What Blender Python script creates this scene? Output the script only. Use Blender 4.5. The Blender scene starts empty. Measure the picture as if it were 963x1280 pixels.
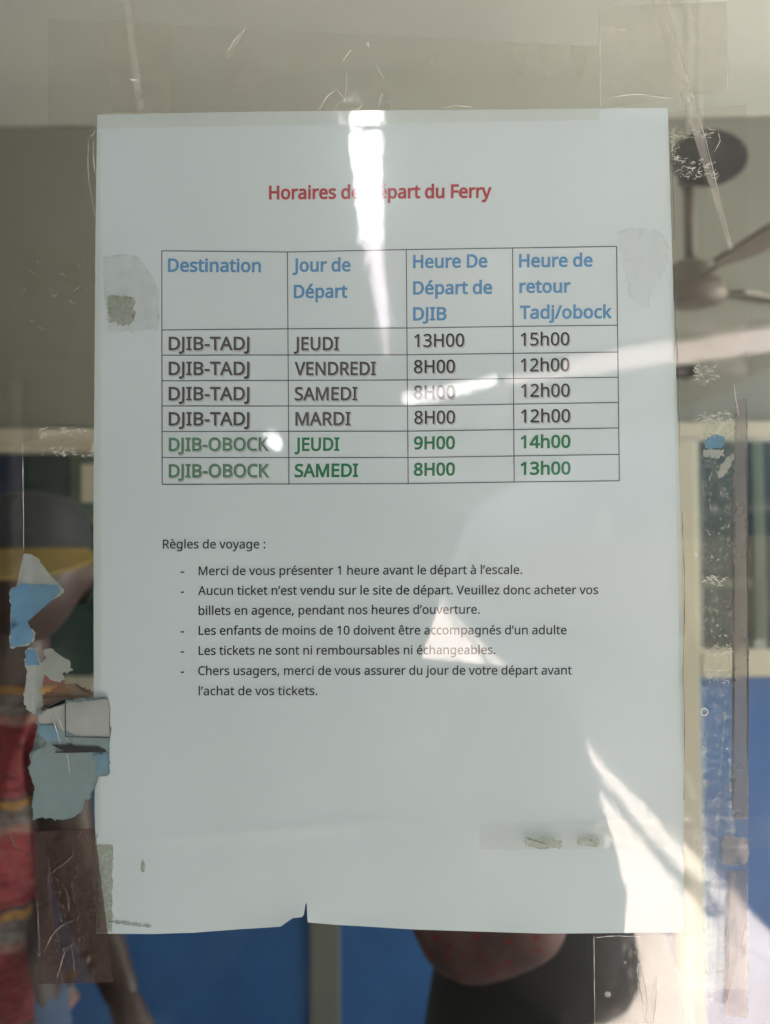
import bpy, bmesh, math, random
from mathutils import Vector, Matrix, noise
random.seed(7)
S = bpy.context.scene
COL = S.collection
rad = math.radians

# ------------------------------------------------------------------ camera
W, H, F = 963.0, 1280.0, 1250.0                 # photograph size and focal length in its pixels
CAM = Vector((0.004, -0.3617, 1.5))
RX, RY, RZ = rad(2.03), rad(0.462), rad(0.643)  # the phone leans back two degrees
ROT = Matrix.Rotation(RZ, 3, 'Z') @ Matrix.Rotation(RX, 3, 'X') @ Matrix.Rotation(RY, 3, 'Y')
cd = bpy.data.cameras.new('camera')
cam = bpy.data.objects.new('camera', cd); COL.objects.link(cam)
m3 = Matrix((ROT.col[0], ROT.col[2], -ROT.col[1])).transposed()
cam.matrix_world = Matrix.Translation(CAM) @ m3.to_4x4()
cd.sensor_fit = 'VERTICAL'; cd.sensor_height = 36.0; cd.lens = F / H * 36.0
cd.clip_start = 0.005; cd.clip_end = 3000
cd.dof.use_dof = True; cd.dof.focus_distance = 0.3615; cd.dof.aperture_fstop = 12.5
S.camera = cam

# ------------------------------------------------------------------ sky, sun, exposure
SUN_EL, SUN_AZ = rad(45), rad(86)               # azimuth from +Y (north) towards +X
w = bpy.data.worlds.new("World"); S.world = w; w.use_nodes = True
nt = w.node_tree
sky = nt.nodes.new('ShaderNodeTexSky'); sky.sky_type = 'NISHITA'; sky.sun_disc = False
sky.sun_elevation = SUN_EL; sky.sun_rotation = SUN_AZ
bgn = nt.nodes['Background']; bgn.inputs['Strength'].default_value = 0.11
nt.links.new(sky.outputs[0], bgn.inputs['Color'])
sl = bpy.data.lights.new('sun', 'SUN'); sl.energy = 5.0; sl.angle = rad(0.55); sl.color = (1.0, 0.95, 0.90)
so = bpy.data.objects.new('sun', sl); COL.objects.link(so)
to_sun = Vector((math.sin(SUN_AZ) * math.cos(SUN_EL), math.cos(SUN_AZ) * math.cos(SUN_EL), math.sin(SUN_EL)))
so.rotation_euler = to_sun.to_track_quat('Z', 'Y').to_euler(); so.location = (6, 0, 9)
S.view_settings.view_transform = 'Standard'; S.view_settings.look = 'None'
S.view_settings.exposure = 3.38; S.view_settings.gamma = 1.0
S.render.engine = 'CYCLES'
S.cycles.use_denoising = True
S.cycles.max_bounces = 14; S.cycles.diffuse_bounces = 6; S.cycles.glossy_bounces = 5
S.cycles.transparent_max_bounces = 24; S.cycles.transmission_bounces = 6
S.cycles.caustics_reflective = False; S.cycles.caustics_refractive = False
S.cycles.sample_clamp_indirect = 6.0

# ------------------------------------------------------------------ helpers: measuring from the photograph
def ray(px, py):
    return ROT @ Vector(((px - W / 2) / F, 1.0, -(py - H / 2) / F))
def at(px, py, depth):                           # point seen at that pixel, so many metres in front of the lens
    return CAM + ray(px, py) * depth
def on_glass(px, py, off=0.0):                   # point on the plane OFF metres in front of the pane's outer face
    d = ray(px, py)
    return CAM + d * ((-off - CAM.y) / d.y)
def mir(px, py, depth):                          # thing outside whose reflection in the pane is seen at that pixel
    p = at(px, py, depth)
    return Vector((p.x, -p.y, p.z))

# ------------------------------------------------------------------ helpers: materials
def nmat(name):
    m = bpy.data.materials.new(name); m.use_nodes = True
    m.node_tree.nodes.clear()
    out = m.node_tree.nodes.new('ShaderNodeOutputMaterial')
    return m, m.node_tree, out
def N(t, kind, **kw):
    n = t.nodes.new(kind)
    for k, v in kw.items():
        if k in n.inputs.keys(): n.inputs[k].default_value = v
        else: setattr(n, k, v)
    return n
def L(t, a, b): t.links.new(a, b)
def rgba(c): return (c[0], c[1], c[2], 1.0)
def math_node(t, op, a=None, b=None, av=0.5, bv=0.5, clamp=False):
    n = t.nodes.new('ShaderNodeMath'); n.operation = op; n.use_clamp = clamp
    n.inputs[0].default_value = av; n.inputs[1].default_value = bv
    if a is not None: L(t, a, n.inputs[0])
    if b is not None: L(t, b, n.inputs[1])
    return n.outputs[0]
def mix_col(t, fac, a, b):
    n = t.nodes.new('ShaderNodeMix'); n.data_type = 'RGBA'
    for i, v in ((0, fac), (6, a), (7, b)):
        if hasattr(v, 'links') or hasattr(v, 'is_output'): L(t, v, n.inputs[i])
        elif i == 0: n.inputs[0].default_value = v
        else: n.inputs[i].default_value = rgba(v)
    return n.outputs[2]
def noise_fac(t, scale, detail=4, rough=0.55, lo=0.35, hi=0.65, coord='Object', stretch=None, dist=0.0):
    tc = t.nodes.new('ShaderNodeTexCoord'); v = tc.outputs[coord]
    if stretch:
        mp = t.nodes.new('ShaderNodeMapping'); mp.inputs['Scale'].default_value = stretch
        L(t, v, mp.inputs[0]); v = mp.outputs[0]
    n = N(t, 'ShaderNodeTexNoise', Scale=scale, Detail=detail, Roughness=rough, Distortion=dist)
    L(t, v, n.inputs['Vector'])
    r = t.nodes.new('ShaderNodeMapRange'); r.inputs[1].default_value = lo; r.inputs[2].default_value = hi
    L(t, n.outputs['Fac'], r.inputs[0])
    return r.outputs[0]
def bump(t, height, strength, dist):
    b = N(t, 'ShaderNodeBump', Strength=strength, Distance=dist); L(t, height, b.inputs['Height'])
    return b.outputs[0]
def solid(name, c, c2=None, scale=6.0, rough=0.7, coat=0.0, coat_rough=0.02, coat_ior=1.5, spec=0.5, bump_s=0.0, bump_d=0.002, bscale=None, stretch=None):
    """an opaque surface whose colour wanders between two close tones"""
    m, t, out = nmat(name)
    p = N(t, 'ShaderNodeBsdfPrincipled')
    if c2 is None: c2 = tuple(x * 0.86 for x in c)
    f = noise_fac(t, scale, 5, 0.6, 0.3, 0.7, stretch=stretch)
    L(t, mix_col(t, f, c, c2), p.inputs['Base Color'])
    p.inputs['Roughness'].default_value = rough
    p.inputs['Specular IOR Level'].default_value = spec
    p.inputs['Coat Weight'].default_value = coat; p.inputs['Coat Roughness'].default_value = coat_rough; p.inputs['Coat IOR'].default_value = coat_ior
    if bump_s:
        h = noise_fac(t, bscale or scale * 4, 4, 0.6, 0.2, 0.8, stretch=stretch)
        L(t, bump(t, h, bump_s, bump_d), p.inputs['Normal'])
    L(t, p.outputs[0], out.inputs[0])
    return m
def facing_reflect(t, base, gloss_rough=0.0, f0=0.04, normal=None, k=0.96):
    lw = N(t, 'ShaderNodeLayerWeight', Blend=0.5)
    if normal is not None: L(t, normal, lw.inputs['Normal'])
    p5 = math_node(t, 'POWER', lw.outputs['Facing'], None, bv=5.0)
    fac = math_node(t, 'MULTIPLY_ADD', p5, None, bv=k); fac.node.inputs[2].default_value = f0
    g = N(t, 'ShaderNodeBsdfGlossy', Roughness=gloss_rough); g.inputs['Color'].default_value = (1, 1, 1, 1)
    if normal is not None: L(t, normal, g.inputs['Normal'])
    mx = t.nodes.new('ShaderNodeMixShader')
    L(t, fac, mx.inputs[0]); L(t, base, mx.inputs[1]); L(t, g.outputs[0], mx.inputs[2])
    return mx.outputs[0]
def film(name, tint=(0.97, 0.97, 0.95), haze=0.05, haze_lo=0.0, scale=60, lo=0.4, hi=0.7, col=(0.75, 0.75, 0.7), f0=0.03, gr=0.08, wob=0.0, wscale=90, stretch=None, detail=5):
    """clear tape and glue: mostly see-through, a milky part that wanders, and a wavy shine"""
    m, t, out = nmat(name)
    tr = N(t, 'ShaderNodeBsdfTransparent'); tr.inputs['Color'].default_value = rgba(tint)
    df = N(t, 'ShaderNodeBsdfDiffuse'); df.inputs['Color'].default_value = rgba(col)
    f = noise_fac(t, scale, detail, 0.65, lo, hi, stretch=stretch)
    f = math_node(t, 'MULTIPLY_ADD', f, None, bv=haze - haze_lo); f.node.inputs[2].default_value = haze_lo
    mx = t.nodes.new('ShaderNodeMixShader'); L(t, f, mx.inputs[0]); L(t, tr.outputs[0], mx.inputs[1]); L(t, df.outputs[0], mx.inputs[2])
    nrm = None
    if wob:
        h = noise_fac(t, wscale, 3, 0.6, 0.2, 0.8, stretch=stretch)
        nrm = bump(t, h, wob, 0.0006)
    L(t, facing_reflect(t, mx.outputs[0], gr, f0, nrm, 0.6), out.inputs[0])
    return m

# ------------------------------------------------------------------ helpers: objects
def tag(o, label=None, cat=None, group=None, kind=None):
    if label: o['label'] = label
    if cat: o['category'] = cat
    if group: o['group'] = group
    if kind: o['kind'] = kind
    return o
def empty(name, loc):
    o = bpy.data.objects.new(name, None); COL.objects.link(o); o.location = loc; o.empty_display_size = 0.05
    bpy.context.view_layer.update()
    return o
def link_mesh(name, me, mat, parent=None, smooth=False):
    o = bpy.data.objects.new(name, me); COL.objects.link(o)
    for mm in (mat if isinstance(mat, (list, tuple)) else [mat]): me.materials.append(mm)
    if smooth:
        for p in me.polygons: p.use_smooth = True
    if parent is not None:
        o.parent = parent; o.matrix_parent_inverse = parent.matrix_world.inverted()
    return o
def from_bm(name, bm, mat, parent=None, smooth=False):
    me = bpy.data.meshes.new(name); bm.to_mesh(me); bm.free()
    return link_mesh(name, me, mat, parent, smooth)
def from_py(name, vs, fs, mat, parent=None, smooth=False):
    me = bpy.data.meshes.new(name); me.from_pydata([tuple(v) for v in vs], [], fs); me.update()
    return link_mesh(name, me, mat, parent, smooth)
def modifier(o, kind, **kw):
    md = o.modifiers.new(kind.lower(), kind)
    for k, v in kw.items(): setattr(md, k, v)
    return md
def add_box(bm, lo, hi, bev=0.0):
    r = bmesh.ops.create_cube(bm, size=1.0)
    vs = r['verts']
    c = [(a + b) / 2 for a, b in zip(lo, hi)]; s = [abs(b - a) for a, b in zip(lo, hi)]
    for v in vs: v.co = Vector((v.co.x * s[0] + c[0], v.co.y * s[1] + c[1], v.co.z * s[2] + c[2]))
    if bev:
        es = list({e for v in vs for e in v.link_edges})
        bmesh.ops.bevel(bm, geom=es, offset=bev, segments=2, affect='EDGES', profile=0.5)
def box(name, lo, hi, mat, parent=None, bev=0.0):
    bm = bmesh.new(); add_box(bm, lo, hi, bev); return from_bm(name, bm, mat, parent)
def frame_of(d):
    d = d.normalized(); a = Vector((0, 0, 1)) if abs(d.z) < 0.9 else Vector((1, 0, 0))
    u = d.cross(a).normalized(); return u, d.cross(u).normalized()
def add_tube(bm, pts, radii, n=10, cap=True):
    pts = [Vector(p) for p in pts]
    if not isinstance(radii, (list, tuple)): radii = [radii] * len(pts)
    rings = []; u = None
    for i, p in enumerate(pts):
        d = (pts[min(i + 1, len(pts) - 1)] - pts[max(i - 1, 0)]).normalized()
        if u is None: u, v = frame_of(d)
        else:
            u = (u - d * u.dot(d)).normalized(); v = d.cross(u)
        rings.append([bm.verts.new(p + (u * math.cos(2 * math.pi * k / n) + v * math.sin(2 * math.pi * k / n)) * radii[i]) for k in range(n)])
    for a, b in zip(rings, rings[1:]):
        for k in range(n): bm.faces.new((a[k], a[(k + 1) % n], b[(k + 1) % n], b[k]))
    if cap:
        bm.faces.new(rings[0][::-1]); bm.faces.new(rings[-1])
def tube(name, pts, radii, mat, parent=None, n=10):
    bm = bmesh.new(); add_tube(bm, pts, radii, n); return from_bm(name, bm, mat, parent, True)
def add_lathe(bm, centre, prof, n=24, sx=1.0, sy=1.0):
    c = Vector(centre); rings = []
    for r, z in prof: rings.append([bm.verts.new(c + Vector((r * sx * math.cos(2 * math.pi * k / n), r * sy * math.sin(2 * math.pi * k / n), z))) for k in range(n)])
    for a, b in zip(rings, rings[1:]):
        for k in range(n): bm.faces.new((a[k], a[(k + 1) % n], b[(k + 1) % n], b[k]))
    bm.faces.new(rings[0][::-1]); bm.faces.new(rings[-1])
def lerp(a, b, f): return a + (b - a) * f
def poly_at(pts, x):
    if x <= pts[0][0]: return pts[0][1]
    for (a, b), (c, d) in zip(pts, pts[1:]):
        if x <= c: return lerp(b, d, (x - a) / max(c - a, 1e-9))
    return pts[-1][1]

# ================================================================== THE PLACE OUTSIDE (seen as reflections in the pane)
GROUND = 0.0
m_ground = solid('trodden_concrete', (0.70, 0.615, 0.575), (0.58, 0.505, 0.475), 1.4, 0.9, bump_s=0.3, bump_d=0.01, bscale=14)
m_render = solid('painted_render', (0.42, 0.44, 0.44), (0.35, 0.37, 0.37), 1.1, 0.85)
m_wallwhite = solid('dusty_white_paint', (0.62, 0.60, 0.54), (0.52, 0.50, 0.46), 1.5, 0.8)
m_roofsheet = solid('grey_roof_sheet', (0.21, 0.23, 0.23), (0.17, 0.185, 0.185), 0.9, 0.7)
m_alu = solid('anodised_aluminium', (0.42, 0.42, 0.40), (0.36, 0.36, 0.34), 20, 0.4)
g = from_py('ground', [(-700, -700, 0), (700, -700, 0), (700, 700, 0), (-700, 700, 0)], [(0, 1, 2, 3)], m_ground); tag(g, kind='structure')

m_shadeground = solid('dark_shade_ground', (0.15, 0.155, 0.155), (0.10, 0.105, 0.105), 1.6, 0.85)
pv = box('shade_sheet', (-8.995, -32.995, 0.004), (-0.28, -0.004, 0.03), m_shadeground); tag(pv, kind='structure')  # dark sheet added where the ground is only shaded, dims its reflection and bounce
ROOF_Z = 3.1
cr = empty('walkway_canopy', (-2, -16, ROOF_Z)); tag(cr, 'grey sheet canopy roof over the walkway, seen only as a dim reflection', 'canopy')
box('roof_sheet', (-9, -33, ROOF_Z), (3.0, -0.002, ROOF_Z + 0.06), m_roofsheet, cr)
box('sky_slit_lip', (2.96, -33, 2.90), (3.0, -0.004, ROOF_Z - 0.003), m_roofsheet, cr)  # added lip, closes the bright sky slit in the reflection
for y in (-3.0, -8.0, -13.0, -18.0, -23.0, -28.0):
    box('roof_beam', (-8.9, y - 0.06, ROOF_Z - 0.16), (2.95, y + 0.06, ROOF_Z - 0.003), m_roofsheet, cr)
for y in (-8.0, -18.0, -28.0):
    tube('post', [(-3.2, y, 0), (-3.2, y, ROOF_Z - 0.16)], 0.06, m_alu, cr, 12)
pn = box('sun_cut_wall', (3.0, -2.55, 0), (3.18, -0.02, 1.75), m_render, bev=0.01); tag(pn, 'added short low wall that cuts the sun on the ground by the window', 'wall')  # added wall, keeps sun and its bounce off the near ground
pw = box('lane_shade_wall', (3.0, -32.995, 0), (3.18, -3.42, 1.57), m_wallwhite, bev=0.01); tag(pw, 'added long low white wall that shapes the sunlit lane, reflected behind the sun streak', 'wall')  # added wall, its height sets the lane's shadow edge, its white lifts the reflection
rl = empty('hand_rail', (3.1, -18, 1.78)); tag(rl, 'thin pipe rail fixed above the low walkway wall', 'rail')
tube('pipe', [(3.09, -31.5, 1.80), (3.09, -3.6, 1.80)], 0.032, m_alu, rl, 12)
for k in range(8): tube('baluster', [(3.09, -4.0 - 3.8 * k, 1.572), (3.09, -4.0 - 3.8 * k, 1.79)], 0.02, m_alu, rl, 8)
nb = empty('sky_screen_building', (8, -18, 0)); tag(nb, 'added plain grey building that hides the sky from the reflections', 'building')  # added screen: blocks the reflected sky yet lets the sun pass over
m_nb = solid('dark_render', (0.20, 0.20, 0.19), (0.15, 0.15, 0.145), 0.8, 0.9)
box('wall', (6.0, -90, 0), (11, -3.6, 4.45), m_nb, nb)
box('roof', (5.95, -90.1, 4.453), (11.1, -3.5, 4.52), m_roofsheet, nb)
m_dkglass = solid('dark_window_glass', (0.02, 0.03, 0.035), None, 5, 0.1)
for k in range(4): box('window', (5.97, -8.4 - 7 * k, 1.2), (6.03, -7.0 - 7 * k, 2.4), m_dkglass, nb)
ew = box('end_wall', (-9, -33.2, 0), (3.2, -33.0, 3.4), m_render); tag(ew, 'rendered wall closing the far end of the covered walkway', 'wall')
lw_ = box('side_wall', (-9.2, -33, 0), (-9.0, -0.4, 3.4), m_render); tag(lw_, 'rendered wall along the shaded side of the walkway', 'wall')

def emitter(name, c, strength):
    m, t, out = nmat(name)
    e = N(t, 'ShaderNodeEmission', Strength=strength); e.inputs['Color'].default_value = rgba(c)
    f = noise_fac(t, 3.0, 2, 0.5, 0.2, 0.8)
    L(t, mix_col(t, f, c, tuple(x * 0.9 for x in c)), e.inputs['Color'])
    L(t, e.outputs[0], out.inputs[0]); return m
m_lampwhite = emitter('tube_light_white', (1.0, 1.0, 1.0), 2.2)
m_lamppink = emitter('tube_light_warm', (1.0, 0.86, 0.95), 0.9)
m_lampdim = emitter('batten_light_dim', (1.0, 0.82, 0.80), 0.46)
m_lampmid = emitter('batten_light_mid', (1.0, 0.95, 0.93), 0.95)
m_housing = solid('lamp_housing', (0.6, 0.6, 0.58), None, 8, 0.5)
def batten(a, b, wid, hgt, mat, label):
    a, b = Vector(a), Vector(b); d = (b - a).normalized(); s = d.cross(Vector((0, 0, 1))).normalized(); up = Vector((0, 0, 1))
    o = empty('strip_light', (a + b) / 2); tag(o, label, 'lamp', 'strip lights under the canopy')
    def prism(nm, w_, z0, z1, mat_):
        vs = [p + s * sx * w_ / 2 + up * z for p in (a, b) for sx, z in ((-1, z0), (1, z0), (1, z1), (-1, z1))]
        fs = [(0, 1, 2, 3), (7, 6, 5, 4), (0, 4, 5, 1), (1, 5, 6, 2), (2, 6, 7, 3), (3, 7, 4, 0)]
        return from_py(nm, vs, fs, mat_, o)
    prism('diffuser', wid, -hgt, 0, mat); prism('housing', wid * 0.7, 0.002, 0.05, m_housing)
def strip(pa, pb, z, wid, hgt, mat, label):
    ends = []
    for px, py in (pa, pb):
        d = ray(px, py); k = (z - CAM.z) / d.z
        p = CAM + d * k; ends.append(Vector((p.x, -p.y, p.z)))
    batten(ends[0], ends[1], wid, hgt, mat, label)
strip((458, 147), (465, 291), 3.04, 0.098, 0.03, m_lampwhite, 'brightest white strip light, reflected over the red heading')
strip((466, 293), (477, 398), 3.04, 0.070, 0.03, m_lamppink, 'pinkish strip light, reflected just under the red heading')
strip((477.5, 401), (481, 436), 3.04, 0.04, 0.02, m_lampdim, 'small dim strip light, reflected as the tip of the vertical glare')
strip((1010, 406), (735, 451), 3.03, 0.20, 0.125, m_lampdim, 'dim pinkish batten light, reflected right of the sheet beside the fan')
strip((728, 452), (640, 466), 3.03, 0.13, 0.12, m_lampdim, 'dim batten light, reflected over the 12h00 column')
strip((619, 470), (505, 488), 3.03, 0.12, 0.085, m_lampmid, 'white batten light, reflected across the 8H00 entries')
gb = empty('globe_lamp', mir(343, 550, 6.0)); tag(gb, 'small round white globe lamp, reflected as a dot beside OBOCK', 'lamp')
c0 = mir(343, 550, 6.0)
bm = bmesh.new(); bmesh.ops.create_uvsphere(bm, u_segments=24, v_segments=16, radius=0.043, matrix=Matrix.Translation(c0)); from_bm('globe', bm, m_lampwhite, gb, True)
tube('cord', [c0 + Vector((0, 0, 0.042)), Vector((c0.x, c0.y, ROOF_Z))], 0.006, m_housing, gb, 6)
del bm

# ================================================================== THE ROOM BEHIND THE PANE
CEIL = 2.785
m_ceil = solid('ceiling_paint', (0.74, 0.765, 0.70), (0.68, 0.705, 0.645), 0.8, 0.8)
m_roomwall = solid('room_wall_paint', (0.27, 0.28, 0.245), (0.225, 0.235, 0.205), 0.9, 0.8)
m_floor = solid('floor_tiles', (0.45, 0.43, 0.39), (0.38, 0.36, 0.33), 2.0, 0.5)
tag(box('ceiling', (-5.2, 0.12, CEIL), (5.2, 12, CEIL + 0.1), m_ceil), kind='structure')
tag(box('floor', (-5.2, 0.12, 0.004), (5.2, 12, 0.03), m_floor), kind='structure')
o = box('back_wall', (-5.2, 9.0, 0.03), (5.2, 9.15, CEIL - 0.002), m_roomwall); tag(o, 'grey green wall at the far end of the room behind the glass', 'wall')
m_facade = solid('facade_render', (0.50, 0.49, 0.45), (0.42, 0.41, 0.38), 2.0, 0.85)
fw = empty('facade_wall', (0, 0.05, 0)); tag(fw, 'rendered front wall that holds the window', 'wall')
WX0, WX1, WZ0, WZ1 = -0.62, 0.72, 0.75, 2.25
box('wall_section', (-5.2, 0.0, 0), (WX0 - 0.052, 0.12, 3.3), m_facade, fw)
box('wall_section', (WX1 + 0.052, 0.0, 0), (5.2, 0.12, 3.3), m_facade, fw)
box('wall_section', (WX0 - 0.05, 0.0, 0), (WX1 + 0.05, 0.12, WZ0 - 0.052), m_facade, fw)
box('wall_section', (WX0 - 0.05, 0.0, WZ1 + 0.052), (WX1 + 0.05, 0.12, 3.3), m_facade, fw)

pr = empty('side_wall', (5.2, 3, 0)); tag(pr, 'side wall of the room, right, with a wide opening added for daylight', 'wall')  # unseen opening, sized to let daylight onto the ceiling
box('wall_section', (5.2, 0.121, 0), (5.35, 12, 0.45), m_roomwall, pr); box('wall_section', (5.2, 0.121, 2.6), (5.35, 12, CEIL - 0.003), m_roomwall, pr)
box('wall_section', (5.2, 7.5, 0.453), (5.35, 12, 2.597), m_roomwall, pr)
tag(box('side_wall', (-5.35, 0.121, 0), (-5.2, 12, CEIL - 0.003), m_roomwall), 'side wall of the room, left, without an opening', 'wall')

# the pane
mg, t, out = nmat('window_glass')
tr = N(t, 'ShaderNodeBsdfTransparent'); tr.inputs['Color'].default_value = (0.965, 0.98, 0.965, 1)
df = N(t, 'ShaderNodeBsdfDiffuse'); df.inputs['Color'].default_value = (0.55, 0.53, 0.46, 1)
dust = noise_fac(t, 9, 6, 0.6, 0.3, 0.85)
dust = math_node(t, 'MULTIPLY_ADD', dust, None, bv=0.009); dust.node.inputs[2].default_value = 0.001
mx = t.nodes.new('ShaderNodeMixShader'); L(t, dust, mx.inputs[0]); L(t, tr.outputs[0], mx.inputs[1]); L(t, df.outputs[0], mx.inputs[2])
L(t, facing_reflect(t, mx.outputs[0], 0.0, 0.052), out.inputs[0])
win = empty('window', (0.05, 0.0, WZ0)); tag(win, 'wide window pane that carries the notice, old tape and torn paper', 'window')
box('glass_pane', (WX0 + 0.002, 0.0, WZ0 + 0.002), (WX1 - 0.002, 0.004, WZ1 - 0.002), mg, win)
bm = bmesh.new()
add_box(bm, (WX0 - 0.05, -0.012, WZ0 - 0.05), (WX0, 0.05, WZ1 + 0.05)); add_box(bm, (WX1, -0.012, WZ0 - 0.05), (WX1 + 0.05, 0.05, WZ1 + 0.05))
add_box(bm, (WX0 + 0.0005, -0.012, WZ0 - 0.05), (WX1 - 0.0005, 0.05, WZ0)); add_box(bm, (WX0 + 0.0005, -0.012, WZ1), (WX1 - 0.0005, 0.05, WZ1 + 0.05))
from_bm('frame', bm, m_alu, win)

# glazed partition at the back: cream frame, dark panes, blue panels
PD = 2.95
m_cream = solid('cream_frame_paint', (0.62, 0.58, 0.46), (0.56, 0.52, 0.42), 3, 0.55)
m_blue = solid('blue_panel_paint', (0.045, 0.17, 0.45), (0.030, 0.115, 0.33), 3.0, 0.45)
m_greyframe = solid('grey_mullion_paint', (0.22, 0.22, 0.19), None, 3, 0.5)
m_pane = solid('dark_green_pane', (0.020, 0.062, 0.054), (0.014, 0.026, 0.026), 2.5, 0.12, stretch=(1, 1, 0.5))
m_pane2 = solid('navy_pane', (0.012, 0.03, 0.085), (0.008, 0.02, 0.05), 3, 0.15)
m_greenpane = solid('sage_pane', (0.10, 0.15, 0.11), None, 3, 0.3)
pt = empty('glazed_partition', (0, at(480, 684, PD).y, 0)); tag(pt, 'glazed partition with cream frame, dark panes and blue lower panels', 'partition')
PY = at(480, 684, PD).y
def pbox(name, x0, y0, x1, y1, mat, dy=0.0, th=0.05, bev=0.0, parent=None):
    """a board of the partition measured from the photo, standing on the partition's plane"""
    pts = []
    ym = (y0 + min(y1, 1290)) / 2; xm = (max(x0, 0) + min(x1, 963)) / 2
    for px, py in ((x0, ym), (x1, ym), (xm, y0), (xm, y1)):
        d = ray(px, py); pts.append(CAM + d * ((PY + dy - CAM.y) / d.y))
    a, b, c, e = pts
    return box(name, (a.x, PY + dy, max(0.031, e.z)), (b.x, PY + dy + th, c.z), mat, parent or pt, bev)
pbox('top_rail', -420, 531, 1400, 550, m_cream, -0.012, 0.07, 0.004)
pbox('top_rail', -420, 552, 118, 566, m_cream, -0.008, 0.06, 0.004)
pbox('stile', 842, 551, 877, 1980, m_cream, -0.006, 0.06, 0.004)
pbox('mid_rail', 878, 813, 1400, 846, m_cream, -0.002, 0.05, 0.004)
pbox('mid_rail', -420, 845, 841, 878, m_cream, -0.002, 0.05, 0.004)
pbox('mullion', 388, 879, 424, 1980, m_greyframe, 0.004, 0.05, 0.004)
pbox('blue_panel', 425, 880, 841, 1975, m_blue, 0.02, 0.02)
pbox('blue_panel', -420, 880, 387, 1975, m_blue, 0.02, 0.02)
pbox('blue_panel', 878, 847, 1400, 1975, m_blue, 0.02, 0.02)
pbox('pane', 878, 552, 941, 811, m_pane, 0.02, 0.01)
pbox('sash', 942, 552, 956, 800, m_greenpane, 0.008, 0.04, 0.003)
pbox('pane', 957, 552, 1400, 811, m_pane, 0.025, 0.01)
pbox('glazing_bar', 878, 724, 941, 735, m_greenpane, 0.012, 0.012)
pbox('pane', -420, 566, 27, 844, m_pane2, 0.02, 0.01)
pbox('sash', 88, 566, 122, 655, m_greenpane, 0.006, 0.012, 0.003)
pbox('sash_lining', 102, 580, 119, 628, m_cream, 0.0, 0.005)
pbox('pane', 28, 566, 470, 844, m_pane, 0.022, 0.01)
pbox('pane', 471, 566, 841, 844, m_pane, 0.022, 0.01)
bh = pbox('bulkhead', -420, 120, 1400, 532, m_roomwall, 0.02, 0.08); bh.parent = None; bh.matrix_parent_inverse.identity()
for v in bh.data.vertices:
    if v.co.z > 2.4: v.co.z = CEIL - 0.002
tag(bh, 'grey green bulkhead wall between the ceiling and the glazed partition', 'wall')
# the box helper gave world coordinates, so the bulkhead keeps its place once unparented

# ceiling fan
m_fan = solid('tan_fan_enamel', (0.095, 0.072, 0.042), (0.06, 0.046, 0.028), 14, 0.45)
FD = 2.35
fb = at(864, 372, FD)
fan = empty('ceiling_fan', (fb.x, fb.y, CEIL)); tag(fan, 'tan ceiling fan hanging from a stem, right of the sheet', 'ceiling fan')
bm = bmesh.new(); add_lathe(bm, fb, [(0.02, 0.09), (0.05, 0.075), (0.055, 0.045), (0.075, 0.035), (0.082, 0.01), (0.078, -0.012), (0.05, -0.02), (0.02, -0.022)]); from_bm('motor', bm, m_fan, fan, True)
st = at(860, 206, FD).z
tube('stem', [fb + Vector((0, 0, 0.085)), Vector((fb.x, fb.y, st))], 0.0135, m_fan, fan, 14)
tube('hanger_rod', [Vector((fb.x, fb.y, st - 0.01)), Vector((fb.x, fb.y, CEIL))], 0.0035, m_ceil, fan, 8)
bm = bmesh.new(); add_lathe(bm, (fb.x, fb.y, st), [(0.018, -0.05), (0.026, -0.04), (0.024, 0.0), (0.016, 0.008)]); from_bm('canopy', bm, m_fan, fan, True)
for k in range(3):
    ang = rad(48 + 120 * k); d = Vector((math.cos(ang), math.sin(ang), 0)); s = Vector((-d.y, d.x, 0))
    vs = []
    for (r, wd) in ((0.07, 0.025), (0.16, 0.03), (0.19, 0.06), (0.4, 0.068), (0.6, 0.06), (0.63, 0.03)):
        for sg in (-1, 1): vs.append(fb + d * r * 0.9 + s * sg * wd + Vector((0, 0, 0.035 + 0.075 * r + sg * 0.014)))
    bl = from_py('blade', vs, [(2 * i, 2 * i + 1, 2 * i + 3, 2 * i + 2) for i in range(5)], m_fan, fan); modifier(bl, 'SOLIDIFY', thickness=0.008, offset=0)
# dark oval fitting by the top of the stem
m_black = solid('black_plastic', (0.006, 0.007, 0.009), None, 5, 0.7, spec=0.0)
fx = at(887, 198, FD - 0.08)
fo = empty('ceiling_fixture', fx); tag(fo, 'black teardrop shaped fitting beside the top of the fan stem', 'fixture')
bm = bmesh.new()
rings = []
for i in range(15):
    a = math.pi * i / 14; cx = -math.cos(a); r = math.sin(a) ** 0.8 * (0.062 if cx < 0.2 else 0.062 * (1 - (cx - 0.2) * 0.15))
    rings.append((0.084 * cx, max(r, 0.002)))
pr = [Vector((fx.x + q[0], fx.y, fx.z)) for q in rings]
add_tube(bm, pr, [q[1] for q in rings], 20); from_bm('body', bm, m_black, fo, True)
tube('bracket', [fx + Vector((-0.02, 0, 0.05)), Vector((fx.x - 0.02, fx.y, CEIL))], 0.004, m_ceil, fo, 8)
# small dark bracket on the bulkhead
bo = pbox('wall_bracket', 838, 456, 872, 468, m_black, -0.06, 0.08, 0.004); bo.parent = None; bo.matrix_parent_inverse.identity(); tag(bo, 'small dark bracket on the wall below the fan', 'bracket')

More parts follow.
